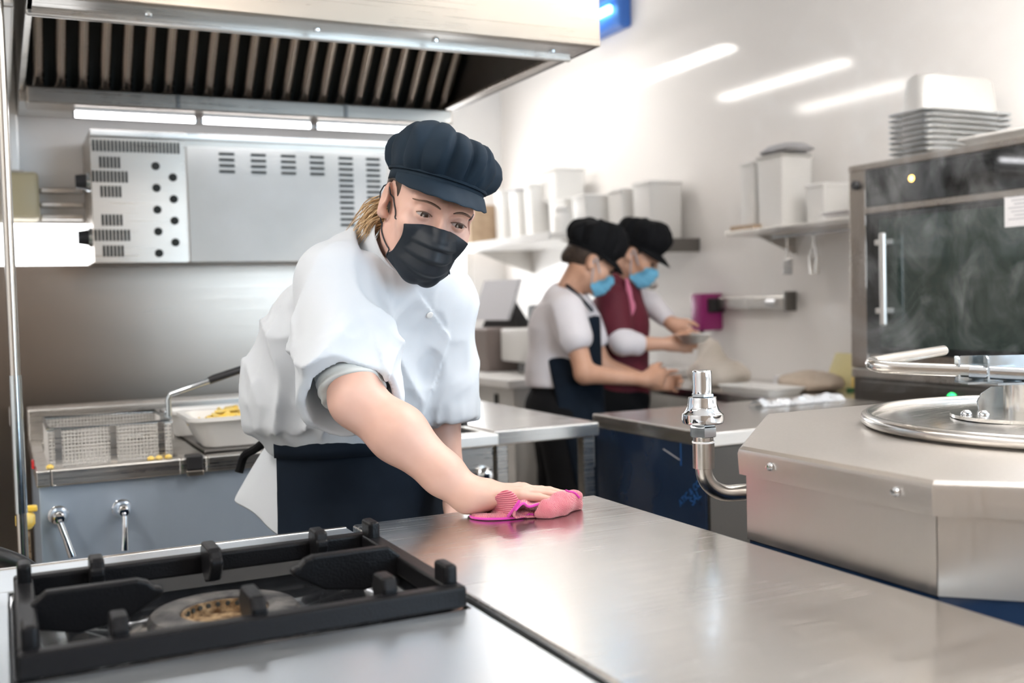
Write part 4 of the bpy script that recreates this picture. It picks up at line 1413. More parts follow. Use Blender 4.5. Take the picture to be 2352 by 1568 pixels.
def head_sdf(P, O, S, F, U, nape, neck0, rn=.056, eyes=True):
    q = P - v3(O)
    l = np.stack([q @ v3(S), q @ v3(F), q @ v3(U)], 1)
    ax = l.copy()
    ax[:, 0] = np.abs(ax[:, 0])
    d = ell(l, (0, -.018, .035), (.073, .096, .085))
    d = smin(d, ell(l, (0, .022, -.035), (.060, .068, .080)), .03)
    d = smin(d, cone(ax, (.050, -.008, -.058), (.012, .062, -.100), .016, .018), .028)
    d = smin(d, sph(ax, (.043, .058, -.026), .020), .025)
    d = smin(d, cone(ax, (.008, .086, .020), (.044, .066, .024), .0095, .010), .016)
    d = smin(d, cone(l, (0, .086, .004), (0, .108, -.036), .0075, .0105), .012)
    d = smin(d, sph(ax, (.012, .094, -.040), .0085), .008)
    d = smin(d, cone(ax, (.0, .090, -.068), (.018, .082, -.066), .007, .004), .010)
    # ears
    th = .35
    ear = ell(ax, (.079, -.014, -.006), (.008, .019, .031), np.array([[math.cos(th), math.sin(th), 0], [-math.sin(th), math.cos(th), 0], [0, 0, 1]], dtype=np.float32))
    ear = smax(ear, -ell(ax, (.089, -.006, -.002), (.009, .010, .018)), .006)
    ear = smin(ear, sph(ax, (.076, -.004, -.030), .008), .008)
    d = smin(d, ear, .008)
    if eyes:
        d = smax(d, -ell(ax, (.033, .092, -.003), (.020, .020, .015)), .016)
        d = smin(d, sph(ax, (.032, .070, -.002), .0138), .005)
        # almond eye opening between the lids
        op = smax(plane(ax, (.032, .070, .0006), (0, -.16, 1)), plane(ax, (.032, .070, -.0068), (0, .10, -1)), .002)
        op = np.maximum(op, np.abs(ax[:, 0] - .032) - .0145)
        op = np.maximum(op, .070 - ax[:, 1])
        op = np.maximum(op, (sph(ax, (.032, .070, -.002), .030)))
        arch = ((ax[:, 0] - .032) / .0145) ** 2 * .0042
        op = op + arch
        d = smax(d, -op, .0012)
    nk = cone(P, nape, neck0, rn * .98, rn * 1.08)
    return smin(d, nk, .03)


def basis(F, S0):
    F = np.array(F, dtype=float)
    F /= np.linalg.norm(F)
    S = np.array(S0, dtype=float)
    S -= F * (S @ F)
    S /= np.linalg.norm(S)
    return S, F, np.cross(F, S) if np.cross(F, S)[2] > 0 else -np.cross(F, S)


CAMR, CAMU, CAMT = np.array((.8980, -.4390, -.0269)), np.array((.0417, .0240, .9988)), np.array((-.4380, -.8982, .0399))


def hand_sdf(P, W, H, Nn, T, curl=.25, scale=1.0, thumb=True, spread=1.0):
    """right or left hand: wrist W, finger direction H, back-of-hand normal Nn, thumb side T."""
    W, H, Nn, T = v3(W), v3(H), v3(Nn), v3(T)
    s = scale
    kn = [(.030, .090), (.010, .094), (-.011, .089), (-.030, .080)]
    ln = [(.040, .025, .021), (.044, .028, .022), (.041, .026, .021), (.032, .020, .018)]
    rd = [.0088, .0092, .0088, .0078]
    d = cone(P, W, W + H * .03 * s, .026 * s, .027 * s)
    for i, ((t, a), l3, r) in enumerate(zip(kn, ln, rd)):
        k = W + (H * a + T * t * spread + Nn * (.006 - abs(t) * .12)) * s
        mc = cone(P, W + (H * .012 + T * t * .55) * s, k, .0155 * s, .0105 * s)
        d = smin(d, mc, .014)
        d = smin(d, sph(P, k + Nn * .0015 * s, .0105 * s), .004)
        dirv = H * math.cos(curl * .6) - Nn * math.sin(curl * .6) + T * t * 1.6
        a0 = k
        fg = None
        ang = curl * .6
        for j, sl in enumerate(l3):
            dv = H * math.cos(ang) - Nn * math.sin(ang) + T * t * (1.6 - 1.0 * j)
            dv = dv / np.linalg.norm(dv)
            b0 = a0 + dv * sl * s
            c = cone(P, a0, b0, r * (1 - .07 * j) * s, r * (1 - .07 * (j + 1)) * s)
            fg = c if fg is None else smin(fg, c, .003)
            a0 = b0
            ang += curl * (1.0 if j == 0 else .7)
        d = smin(d, fg, .005)
    if thumb:
        b = W + (H * .022 + T * .024 - Nn * .006) * s
        c1 = W + (H * .058 + T * .048 - Nn * .014) * s
        c2 = W + (H * .088 + T * .056 - Nn * .018) * s
        c3 = W + (H * .112 + T * .056 - Nn * .022) * s
        d = smin(d, chain(P, [b, c1, c2, c3], [.017 * s, .0125 * s, .0105 * s, .0085 * s], .006), .012)
    return d


def soft_cap(name, O, S, F, U, parent, m, band_r=(.081, .104), band_c=(0, -.008, .062), tilt=.20, puff=1.20, height=.11, pleats=13, visor=True, back=0.0, vis_len=.055, seed=1, sag=(0, 0), vdrop=1.0):
    """pleated soft cap: puffed crown, band and peak, built in the head's own axes."""
    S, F, U, O = [np.array(v, dtype=float) for v in (S, F, U, O)]
    ct, st = math.cos(tilt), math.sin(tilt)
    F2, U2 = F * ct + U * st, U * ct - F * st          # cap plane tips back
    C = O + S * band_c[0] + F * band_c[1] + U * band_c[2]
    rng = random.Random(seed)
    ph = [rng.uniform(-.5, .5) for _ in range(pleats + 1)]
    nt, npf = 156, 26
    V, Fc = [], []
    prof = [(1.00, .000), (1.05, .008), (1.12, .022), (1.18, .040), (1.20, .058), (1.16, .076), (1.06, .091), (.90, .102), (.68, .109), (.42, .112), (.18, .112), (.0, .111)]
    pr = np.array(prof)
    tt = np.linspace(0, 1, len(pr))
    for i in range(npf):
        u = i / (npf - 1)
        k = np.interp(u, tt, pr[:, 0])
        z = np.interp(u, tt, pr[:, 1]) * height / .11
        for j in range(nt):
            a = 2 * PI * j / nt
            amp = math.sin(PI * min(1, u * 1.15)) ** .6
            fold = abs(math.sin(a * pleats / 2 + .8 * math.sin(2 * a + seed) + .35 * math.sin(5 * a + seed * 2) + u * .5))
            fold = fold ** .6
            kk = 1 + (k - 1) * (puff - 1) / .2 if u < .6 else k * (1 + (puff - 1.2) * max(0, 1 - (u - .6) / .4))
            rr = kk * (1 - .14 * amp * (1 - fold)) + .018 * amp * math.sin(3 * a + seed)
            zz = z * (1 + .06 * amp * math.sin(2 * a + 1.3 * seed) + .05 * amp * fold)
            c, s_ = math.cos(a), math.sin(a)
            dz = (back * max(0, -s_) + sag[0] * c + sag[1] * s_) * min(1, u * 1.6)
            p = C + S * (band_r[0] * rr * c) + F2 * (band_r[1] * rr * s_ - back * .25 * u) + U2 * (zz - dz * (1 - .6 * u))
            V.append(p)
    V = np.array(V)
    ctr = np.array(C) + np.array(U2) * .03
    loc = np.stack([(V - ctr) @ S, (V - ctr) @ F2, (V - ctr) @ U2], 1).astype(np.float32)
    am = np.repeat(np.clip(np.arange(npf) / 5.0, 0, 1) * np.clip((npf - np.arange(npf)) / 6.0, .3, 1), nt)
    dsp = crease(loc, (15, 15, 9), seed + 40) * .0100 + vnoise(loc, (20, 20, 15), seed + 44) * .0065
    nv_ = (V - ctr) / np.linalg.norm(V - ctr, axis=1)[:, None]
    V = V + nv_ * (dsp * am)[:, None]
    for i in range(npf - 1):
        for j in range(nt):
            a, b = i * nt + j, i * nt + (j + 1) % nt
            Fc.append((a, b, b + nt, a + nt))
    o = new_obj(name, mesh_np('crown', [(np.array(V), np.array(Fc))], m), None, parent)
    # band
    bm = B()
    pts = []
    for j in range(72):
        a = 2 * PI * j / 72
        pts.append(Vector(C + S * (band_r[0] * 1.005 * math.cos(a)) + F2 * (band_r[1] * 1.005 * math.sin(a))))
    lo_, hi_ = [p - Vector(U2) * .016 for p in pts], [p + Vector(U2) * .006 for p in pts]
    A = [bm.verts.new(p) for p in lo_]
    Bv = [bm.verts.new(p) for p in hi_]
    for j in range(72):
        bm.faces.new((A[j], A[(j + 1) % 72], Bv[(j + 1) % 72], Bv[j]))
    bo = obj('cap_band', bm, m, o, True, 180)
    sd = bo.modifiers.new('thickness', 'SOLIDIFY')
    sd.thickness = .004
    obj('cap_piping', tube(B(), [p + Vector(U2) * .003 + (p - Vector(C)).normalized() * .002 for p in pts], .0028, 6, True), m, o, True)
    if visor:
        grid = []
        for j in range(33):
            a = PI * (.5 + (j / 32 - .5) * .86)
            e = math.sin(PI * j / 32) ** .55
            row = []
            for k in range(7):
                f = k / 6
                out = 1.0 + .01 + f * e * vis_len / band_r[1]
                es = math.sin(PI * min(1, max(0, (j + .6) / 33.2))) ** .40
                drop = .006 + es * (vdrop * (f * .026 + .010 * f * f) + .0012 * math.sin(j * 1.7) * f)
                row.append(C + S * (band_r[0] * (1.01 + f * e * .12) * math.cos(a)) + F2 * (band_r[1] * out * math.sin(a)) - U2 * (drop + .012 * (1 - f) * 0))
            grid.append(row)
        sheet('cap_peak', grid, m, o, .003, 1)
    return o


def mask_sheet(name, O, S, F, U, parent, m, w=.068, top=-.012, bot=-.118, nose=.118, chin=.090, cheek=.030, pleat=.003, skin=None):
    S, F, U, O = [np.array(v, dtype=float) for v in (S, F, U, O)]
    grid = []
    nu, nv = 33, 45
    for i in range(nu):
        u = -1 + 2 * i / (nu - 1)
        row = []
        for j in range(nv):
            v = j / (nv - 1)
            mid = np.interp(v, [0, .12, .32, .5, .72, .88, 1], [nose - .022, nose - .006, nose, nose - .003, chin + .012, chin, chin - .022])
            edge = np.interp(v, [0, .5, 1], [cheek + .012, cheek, cheek - .004])
            b = 1 - abs(u) ** 1.9
            y = edge + (mid - edge) * b
            zt = top + .004 * (1 - abs(u)) - .010 * abs(u) ** 2
            zb = bot * (1 - .22 * abs(u) ** 2.0)
            z = zt + (zb - zt) * v
            x = w * u * (1 - .10 * math.sin(PI * v))
            saw = ((v - .10) * 4.2) % 1.0
            y += pleat * (min(saw * 1.25, (1 - saw) * 5) if .10 < v < .81 else 0) * (1 - .8 * abs(u) ** 4)
            row.append(O + S * x + F * y + U * z)
        grid.append(row)
    if skin is not None:
        G = np.array(grid, dtype=np.float32)
        sh = G.shape
        Q = G.reshape(-1, 3)
        vv = np.tile(np.linspace(0, 1, nv), nu)[:, None]
        pd = (v3(F)[None] * (1 - .75 * vv ** 2) - v3(U)[None] * .8 * vv ** 2) * .9
        for _ in range(16):
            e = np.maximum(0, .0045 - skin(Q))
            Q = Q + e[:, None] * pd
        grid = Q.reshape(sh).tolist()
    return sheet(name, grid, m, parent, .0015, 1)


# ================================================================== the worker wiping the worktop
wk1 = thing('person', 'worker in white jacket, navy cap and black mask leaning to wipe the worktop', 'person', (.62, 2.0, 0))
# head axes
Ff = .33 * CAMR - .29 * CAMU + .90 * CAMT
S_, F_, U_ = basis(Ff, .886 * CAMR - .25 * CAMU - .39 * CAMT)
EYE = np.array((0.6734, 1.6375, 1.3888))
HO = EYE - F_ * .080
NECK0 = (0.6644, 1.8389, 1.3125)
NAPE = tuple(HO - F_ * .030 - U_ * .060)

# joints
HIP, RSH, LSH = (0.6178, 2.0216, 0.8995), (0.5340, 1.7788, 1.2835), (0.7644, 1.8762, 1.2439)
REL, RWR = (0.5182, 1.6500, 1.0918), (.663, 1.536, .938)
LEL, LWR, LHD = (0.7607, 1.8915, 1.0447), (0.7608, 1.8526, 0.9220), (0.7603, 1.8405, 0.8944)
HH = np.array((.955, -.29, -.03))
HH /= np.linalg.norm(HH)
HT = np.array((.29, .955, 0))
HT -= HH * (HT @ HH)
HT /= np.linalg.norm(HT)
HN = np.cross(HH, HT)
HN = HN if HN[2] > 0 else -HN


def f_head(P):
    return head_sdf(P, HO, S_, F_, U_, NAPE, NECK0)


def f_rarm(P):
    mid = v3(REL) * .62 + v3(RWR) * .38 + v3((0, 0, .004))
    d = chain(P, [RSH, v3(RSH) * .4 + v3(REL) * .6, REL], [.052, .047, .043], .02)
    d = smin(d, chain(P, [REL, mid, v3(REL) * .22 + v3(RWR) * .78, RWR], [.042, .0455, .033, .0265], .02), .02)
    d = smin(d, hand_sdf(P, RWR, HH, HN, HT, .16, .98), .02)
    # crease inside the elbow
    return d + .0012 * vnoise(P, (45, 45, 45), 3) * np.clip(1 - np.linalg.norm(P - v3(REL), axis=1) / .07, 0, 1)


def f_body(P):
    d = chain(P, [HIP, (0.6187, 1.9822, 1.0258), (0.6370, 1.9018, 1.1730), NECK0], [.10, .10, .105, .06], .05)
    d = smin(d, cone(P, RSH, LSH, .05, .05), .05)
    # left arm hanging by her side
    d = smin(d, chain(P, [LSH, LEL, LWR], [.048, .041, .027], .02), .03)
    Hd = v3(LHD) - v3(LWR)
    Hd /= np.linalg.norm(Hd)
    d = smin(d, hand_sdf(P, LWR, Hd, (.8, -.55, 0), (-.3, -.9, .1), .5, .95), .02)
    # legs
    for sx, fx, fy in ((-.070, .545, 2.04), (.085, .70, 2.12)):
        hp = (HIP[0] + sx * 1.0, HIP[1] + sx * .5, HIP[2] - .03)
        d = smin(d, chain(P, [hp, (fx, fy - .03, .48), (fx, fy, .10)], [.068, .055, .042], .03), .05)
        d = smin(d, cone(P, (fx, fy + .02, .05), (fx + .03, fy - .13, .04), .04, .034), .03)
    return d


f_head_local = f_head
parts = [nets(f_head, HO - .16, HO + .17, .0022), nets(f_rarm, (.40, 1.40, .89), (.92, 1.90, 1.36), .0032), nets(f_body, (.30, 1.55, 0), (1.0, 2.40, 1.40), .009)]
new_obj('body', mesh_np('body', parts, M['skin']), None, wk1)

# eyes, brows
for s in (-1, 1):
    c = HO + S_ * (.032 * s) + F_ * .070 - U_ * .002
    g = (F_ * .95 - U_ * .16 + S_ * .10)
    g /= np.linalg.norm(g)
    e = obj('eye', lathe(B(), [(.0126 * math.sin(PI * k / 12), -.0126 * math.cos(PI * k / 12)) for k in range(13)], c, 20, g), M['eye_white'], wk1, True)
    obj('iris', lathe(B(), [(.0074, .0104), (.0066, .0115), (.0, .0131)], c, 20, g), M['iris'], e, True)
    pts = []
    for k in range(9):
        t = k / 8
        x = .011 + .046 * t
        pts.append(Vector(HO + S_ * (x * s) + F_ * (.0925 - .0305 * t ** 1.5) + U_ * (.0165 + .0060 * math.sin(PI * min(1, t * .85)) - .004 * t)))
    pts = snap(f_head, pts, .0006)
    obj('eyebrow', tube(B(), pts, [.0012, .0018, .0021, .0021, .0020, .0018, .0015, .0012, .0008], 6), M['brow'], wk1, True)
    lash = [Vector(c + S_ * (x * 1.0) + F_ * (.0139 * math.cos(x / .0175)) + U_ * (.0046 - .0042 * (x / .0145) ** 2)) for x in [(-.0145 + .029 * k / 8) for k in range(9)]]
    obj('eyelashes', tube(B(), lash, .0011, 5), M['brow'], e, True)

# hair: dark temple under the cap, fair tail at the nape
def f_hair(P):
    q = P - v3(HO)
    l = np.stack([q @ v3(S_), q @ v3(F_), q @ v3(U_)], 1)
    d = ell(l, (0, -.026, .030), (.0775, .094, .092))
    d = np.maximum(d, l[:, 1] - .030 + .25 * (l[:, 2] - .02))
    d = np.maximum(d, -.052 - l[:, 2] - .3 * l[:, 1] * 0)
    ear = np.sqrt((np.abs(l[:, 0]) - .08) ** 2 + ((l[:, 1] + .012) / .75) ** 2 + (l[:, 2] + .006) ** 2) - .036
    d = smax(d, -ear, .006)
    return d + .0012 * vnoise(l, (260, 40, 30), 2)


sculpt('hair', f_hair, HO - .15, HO + .16, .0032, M['hair_dark'], wk1)
bm = B()
rng = random.Random(11)
for k in range(230):
    s0 = HO - S_ * rng.uniform(.03, .074) - F_ * rng.uniform(.040, .085) + U_ * rng.uniform(-.050, -.005)
    ln = rng.uniform(.030, .065)
    dv = -U_ * .75 - S_ * rng.uniform(.15, .75) - F_ * rng.uniform(.0, .35)
    s1 = s0 + dv * ln * .5 - S_ * .006
    s2 = s0 + dv * ln - U_ * .010
    tube(bm, smooth_path([s0, s1, s2], 4), [.0010, .0010, .0010, .0009, .0009, .0008, .0007, .0005, .0002], 4)
ht = obj('hair_tail', bm, M['hair_blond'], wk1, True)
ht['label'] = 'fair blond hair ends at the nape'

soft_cap('cap', HO, S_, F_, U_, wk1, M['cap_cloth'], (.082, .104), (0, -.010, .049), .16, 1.20, .080, 13, True, .030, .058, 3, (.006, .0), .9)
mk = mask_sheet('face_mask', HO, S_, F_, U_, wk1, M['mask_black'], .060, -.017, -.120, .119, .090, .040, .009, f_head)
# ear loops
for s in (-1, 1):
    a = HO + S_ * (.0575 * s) + F_ * .060 - U_ * .034
    d_ = HO + S_ * (.0600 * s) + F_ * .042 - U_ * .088
    p1 = snap(f_head, smooth_path([a, HO + S_ * (.074 * s) + F_ * .022 - U_ * .014, HO + S_ * (.078 * s) + F_ * .008 + U_ * .012], 5), .0018)
    p2 = [HO + S_ * (.0835 * s) - F_ * .010 + U_ * .020, HO + S_ * (.087 * s) - F_ * .026 + U_ * .002]
    p3 = snap(f_head, smooth_path([HO + S_ * (.078 * s) - F_ * .012 - U_ * .044, HO + S_ * (.070 * s) + F_ * .010 - U_ * .068, d_], 5), .0018)
    obj('ear_loop', tube(B(), smooth_path([Vector(HO + S_ * (.060 * s) + F_ * .054 - U_ * .028)] + p1[2:] + [Vector(q) for q in p2] + p3[:-1] + [Vector(HO + S_ * (.060 * s) + F_ * .040 - U_ * .092)], 2), .0013, 6), M['mask_black'], mk, True)

# ---------------------------------------------------------------- jacket
TS = .72 * CAMR - .70 * CAMT                     # her left, in the floor plane
TS = np.array((TS[0], TS[1], 0))
TS /= np.linalg.norm(TS)
JP = []
for px, (p, ha, hb) in enumerate((((0.6139, 1.9819, 0.9659), .172, .134), ((0.6150, 1.9825, 0.9916), .180, .141), ((0.6166, 1.9834, 1.0301), .203, .163), ((0.6169, 1.9741, 1.0737), .205, .166), ((0.6207, 1.9524, 1.1301), .194, .156),
                  ((0.6278, 1.9186, 1.1979), .178, .138), ((0.6382, 1.8770, 1.2554), .160, .115), ((0.6530, 1.8493, 1.2952), .135, .095), ((0.6632, 1.8344, 1.3228), .085, .075))):
    JP.append((p[0], p[1], p[2], ha, hb))
SLV = (0.5130, 1.6752, 1.1011)
LSL = (0.7557, 1.8711, 1.0341)
ax_s = v3(SLV) - v3(RSH)
ax_s /= np.linalg.norm(ax_s)
NPA = .50 * CAMR + .86 * CAMT
NPA = NPA - ax_s * float(NPA @ ax_s)
NPB = -.86 * CAMR + .50 * CAMT
NPB = NPB - ax_s * float(NPB @ ax_s)
CN = v3(NAPE) - v3(NECK0)
CN /= np.linalg.norm(CN)
FL1 = ((0.5981, 1.6030, 1.2887), (0.6551, 1.5708, 1.1915), (0, 0, 1.25))
FL2 = ((0.6551, 1.5708, 1.1915), (0.6364, 1.5777, 1.1390), (0, 0, 1.25))


def f_jacket0(P):
    d = tower(P, JP, TS, .03)
    d = smin(d, chain(P, [(0.5360, 1.8005, 1.2917), (0.5999, 1.8262, 1.3190), (0.6558, 1.8432, 1.3152)], [.066, .060, .050], .03), .05)
    d = smin(d, chain(P, [(0.7555, 1.8584, 1.2482), (0.7162, 1.8346, 1.2816), (0.6843, 1.8287, 1.3022)], [.062, .055, .050], .03), .05)
    # her back
    d = smin(d, chain(P, [(0.5298, 1.9962, 1.1159), (0.5554, 1.9322, 1.2128), (0.5958, 1.8822, 1.2809)], [.098, .088, .066], .04), .06)
    return d


def f_jacket(P):
    d = f_jacket0(P)
    # left sleeve
    ls = cone(P, (0.7522, 1.8597, 1.2400), LSL, .066, .062)
    ls = smax(ls, plane(P, LSL, v3(LSL) - v3(LSH)), .008)
    ls = smax(ls, -cone(P, (0.7566, 1.8733, 1.0929), v3(LSL) + v3((0, 0, -.05)), .045, .055), .002)
    d = smin(d, ls, .03)
    # right sleeve, wide, hollow, ending above the elbow
    rs = cone(P, (0.5366, 1.7774, 1.2812), SLV, .062, .080)
    cut = plane(P, (0.5112, 1.6762, 1.1033), ax_s * .80 + .55 * CAMT)
    sc = (0.5234, 1.7356, 1.1971)
    rs = smax(rs, plane(P, sc, NPA) - .067, .006)
    rs = smax(rs, plane(P, sc, NPB) - .070, .006)
    rs = smax(rs, cut, .002)
    d = smin(d, rs, .022)
    low = np.exp(-((P[:, 2] - 1.035) / .030) ** 2)
    fade = np.clip((P[:, 2] - .985) / .03, 0, 1)
    und = vnoise(P, (9, 9, 4), 1) * .0080
    cr = crease(P @ RT, (9, 3.0, 9), 21) * .0130 + crease(P @ RT2, (11, 11, 3.0), 23) * .0110 + crease(P, (17, 17, 7), 25) * .0055
    gather = crease(P, (24, 24, 5), 9) * .010
    up = np.clip((1.34 - P[:, 2]) / .12, .25, 1)
    d = d - (und + cr * up + low * gather) * fade
    # overlapping front
    g = np.maximum(plane3(P, *FL1), plane3(P, *FL2)) if FLS > 0 else np.maximum(-plane3(P, *FL1), -plane3(P, *FL2))
    d = np.minimum(d, np.maximum(d - .0045, g))
    # hollow of the right sleeve
    inn = cone(P, (0.5310, 1.7676, 1.2493), v3(SLV) + ax_s * .06, .060, .0745)
    inn = np.maximum(inn, -plane(P, (0.5241, 1.7353, 1.1971), ax_s))
    inn = np.maximum(inn, np.maximum(plane(P, (0.5234, 1.7356, 1.1971), NPA) - .062, plane(P, (0.5234, 1.7356, 1.1971), NPB) - .065))
    inn = np.maximum(inn, -(f_jacket0(P) - .004))
    d = smax(d, -inn, .002)
    bowl = cone(P, v3(NECK0) + CN * .030, v3(NECK0) + CN * .20, .092, .120)
    bowl = np.maximum(bowl, -plane(P, v3(NECK0) + CN * .038, CN - .75 * v3(F_)))
    d = smax(d, -bowl, .012)
    # neck opening with a V at the front
    d = smax(d, -cone(P, v3(NECK0) - CN * .03, v3(NECK0) + CN * .15, .060, .064), .004)
    vv = cone(P, (0.6461, 1.6910, 1.2906), (0.6621, 1.6983, 1.2544), .026, .006)
    d = smax(d, -vv, .006)
    return d


_a = .6
RT = np.array([[math.cos(_a), 0, -math.sin(_a)], [0, 1, 0], [math.sin(_a), 0, math.cos(_a)]], dtype=np.float32)
_b = -.5
RT2 = np.array([[math.cos(_b), 0, -math.sin(_b)], [0, 1, 0], [math.sin(_b), 0, math.cos(_b)]], dtype=np.float32)
FLS = 1 if float(plane3(v3((0.5771, 1.7208, 1.2028))[None], *FL1)[0]) < 0 else -1
jk = sculpt('jacket', f_jacket, (.30, 1.55, .93), (.98, 2.30, 1.47), .0040, M['jacket'], wk1)
# stand collar, open at the throat
Fh = v3(F_) - CN * float(v3(F_) @ CN)
Fh /= np.linalg.norm(Fh)
Sh = np.cross(CN, Fh)
if float(Sh @ v3(S_)) < 0:
    Sh = -Sh
for nm, a0, a1 in (('collar', 24, 338),):
    grid = []
    for k in range(41):
        a = math.radians(a0 + (a1 - a0) * k / 40 + 8)
        dirv = Fh * math.cos(a) - Sh * math.sin(a) * -1
        e = min(1.0, min(k, 40 - k) / 7)
        row = []
        for j in range(5):
            u = j / 4
            sd_ = .5 - .5 * math.cos(a)
            base = v3(NECK0) + CN * (.012 + .034 * (1 - sd_) + .074 * u * (.70 + .30 * sd_)) - CN * .022 * (1 - e)
            row.append((base + dirv * (.085 - .012 * u)).tolist())
        grid.append(row)
    sheet(nm, grid, M['jacket'], jk, .004, 1)
# rolled grey undershirt sleeve
def f_tee(P):
    a, b = v3((0.5167, 1.7218, 1.1902)), v3((0.5175, 1.6736, 1.1147))
    n = (b - a) / np.linalg.norm(b - a)
    d = cone(P, a, b + n * .03, .0535, .0545)
    d = smax(d, plane(P, (0.5153, 1.6684, 1.0992), n * .85 + .30 * CAMT), .004)
    t = (P - a) @ n
    d = d - .0016 * np.sin(t * 420 + 3 * vnoise(P, (18, 18, 18), 2)) - .002 * vnoise(P, (30, 30, 30), 8)
    return d


sculpt('undershirt_sleeve', f_tee, (.40, 1.55, 1.02), (.66, 1.85, 1.26), .0028, M['tee_grey'], wk1)
# buttons
for p, q in (((0.6887, 1.7105, 1.1942), 0),):
    c = snap(f_jacket, [p], .0015, 10)[0]
    n_ = snap(f_jacket, [c + Vector((0, 0, 0))], .012, 4)[0] - c
    obj('button', lathe(B(), [(0, .0015), (.0045, .0018), (.0062, .0012), (.0065, 0)], c, 16, n_), M['white_plastic'], jk, True)
# end of buttons

# apron, trousers
AP = []
for p, ha, hb in (((0.6058, 1.9930, 0.6260), .215, .185), ((0.6119, 1.9966, 0.7730), .205, .175), ((0.6166, 1.9993, 0.8853), .195, .160), ((0.6149, 1.9872, 0.9721), .184, .147), ((0.6148, 1.9848, 0.9914), .184, .148)):
    AP.append((p[0], p[1], p[2], ha, hb))


def f_apron(P):
    d = tower(P, AP, TS, .004)
    d = d - ridges(P, (9, 9, 2.5), 31) * .0045 * np.clip((.99 - P[:, 2]) / .12, 0, 1) - ridges(P @ RT, (7, 4, 14), 33) * .003
    # open at her back right
    cut = plane(P, (0.4534, 1.9360, 0.9281), -.99 * CAMR - .02 * CAMU)
    return smax(d, cut, .004)


ap = sculpt('apron', f_apron, (.30, 1.70, .60), (.98, 2.35, 1.03), .0045, M['navy_cloth'], wk1)
bm = B()
ring = []
for k in range(64):
    a = 2 * PI * k / 64
    ring.append((AP[-1][0] + TS[0] * .190 * math.cos(a) - TS[1] * .152 * math.sin(a), AP[-1][1] + TS[1] * .190 * math.cos(a) + TS[0] * .152 * math.sin(a)))
A = [bm.verts.new((x, y, AP[-1][2] - .020)) for x, y in ring]
C_ = [bm.verts.new((x, y, AP[-1][2] + .010)) for x, y in ring]
for k in range(64):
    if float(plane(v3((*ring[k], .98))[None], (0.4508, 1.9407, 1.0053), -.99 * CAMR)[0]) < 0:
        bm.faces.new((A[k], A[(k + 1) % 64], C_[(k + 1) % 64], C_[k]))
wb = obj('waistband', bm, M['navy_cloth'], ap, True, 180)
sd = wb.modifiers.new('thickness', 'SOLIDIFY')
sd.thickness = .004
obj('apron_tie', tube(B(), smooth_path([(0.4868, 2.0669, 0.9827), (0.4763, 2.1275, 0.9769), (0.4651, 2.1766, 0.9562), (0.4478, 2.2175, 0.9363), (0.4365, 2.2216, 0.9028)], 5), .009, 8), M['black_cloth'], ap, True)


def f_trousers(P):
    d = ell(P, (HIP[0] + .03, HIP[1], HIP[2] - .02), (.135, .13, .15))
    for sx, fx, fy in ((-.070, .545, 2.04), (.085, .70, 2.12)):
        hp = (HIP[0] + sx, HIP[1] + sx * .5, HIP[2] - .05)
        d = smin(d, chain(P, [hp, (fx, fy - .03, .48), (fx, fy, .07)], [.088, .074, .068], .03), .05)
    d = np.maximum(d, P[:, 2] - (AP[-1][2] - .01))
    return np.maximum(d, .06 - P[:, 2]) - ridges(P, (10, 10, 5), 41) * .004


sculpt('trousers', f_trousers, (.30, 1.75, .03), (.95, 2.40, 1.02), .009, M['black_cloth'], wk1)
for fx, fy in ((.545, 2.04), (.70, 2.12)):
    sculpt('shoe', lambda P: np.maximum(smin(cone(P, (fx - .005, fy + .03, .045), (fx + .035, fy - .15, .036), .052, .044), cone(P, (fx, fy, .05), (fx, fy, .10), .05, .048), .03), -P[:, 2] + .001),
           (fx - .1, fy - .24, -.01), (fx + .13, fy + .12, .18), .008, M['shoe'], wk1)

# jacket tail hanging out below the apron at her back
rowsT = []
for i in range(11):
    u = i / 10
    top = np.array((0.4624, 1.9459, 0.9980)) * (1 - u) + np.array((0.4822, 2.1138, 0.9833)) * u
    bot = np.array((0.4538, 1.9199, 0.8199)) * (1 - u) + np.array((0.4010, 2.1036, 0.8658)) * u
    row = []
    for j in range(9):
        v = j / 8
        p = top * (1 - v) + bot * v
        bulge = math.sin(PI * u * 2.2 + .4) * .012 * v
        row.append(p + CAMT * bulge + CAMU * (.004 * math.sin(PI * v)))
    rowsT.append(row)
sheet('jacket_tail', rowsT, M['jacket'], jk, .003, 1)

# ================================================================== pink cloth under the hand
CZ = .9048
M['cloth_pink'] = mat('pink_terry', (.72, .20, .26), .9, 0, Sheen_Weight=.4)
m_ = M['cloth_pink']
tc = N(m_, 'ShaderNodeTexCoord')
wv = N(m_, 'ShaderNodeTexWave')
wv.inputs['Scale'].default_value = 210
wv.inputs['Distortion'].default_value = 5
wv.inputs['Detail'].default_value = 2
mp = N(m_, 'ShaderNodeMapping')
mp.inputs['Rotation'].default_value = (.5, .3, .7)
L(m_, tc.outputs['Object'], mp.inputs['Vector'])
L(m_, mp.outputs['Vector'], wv.inputs['Vector'])
L(m_, mixcol(m_, wv.outputs['Fac'], (.56, .085, .15), (.78, .28, .32)), m_.node_tree.nodes['Principled BSDF'].inputs['Base Color'])
bp = N(m_, 'ShaderNodeBump')
bp.inputs['Strength'].default_value = .6
bp.inputs['Distance'].default_value = .002
L(m_, wv.outputs['Fac'], bp.inputs['Height'])
L(m_, bp.outputs['Normal'], m_.node_tree.nodes['Principled BSDF'].inputs['Normal'])
M['hem_pink'] = mat('magenta_hem', (.60, .035, .36), .8, 0, Sheen_Weight=.3)


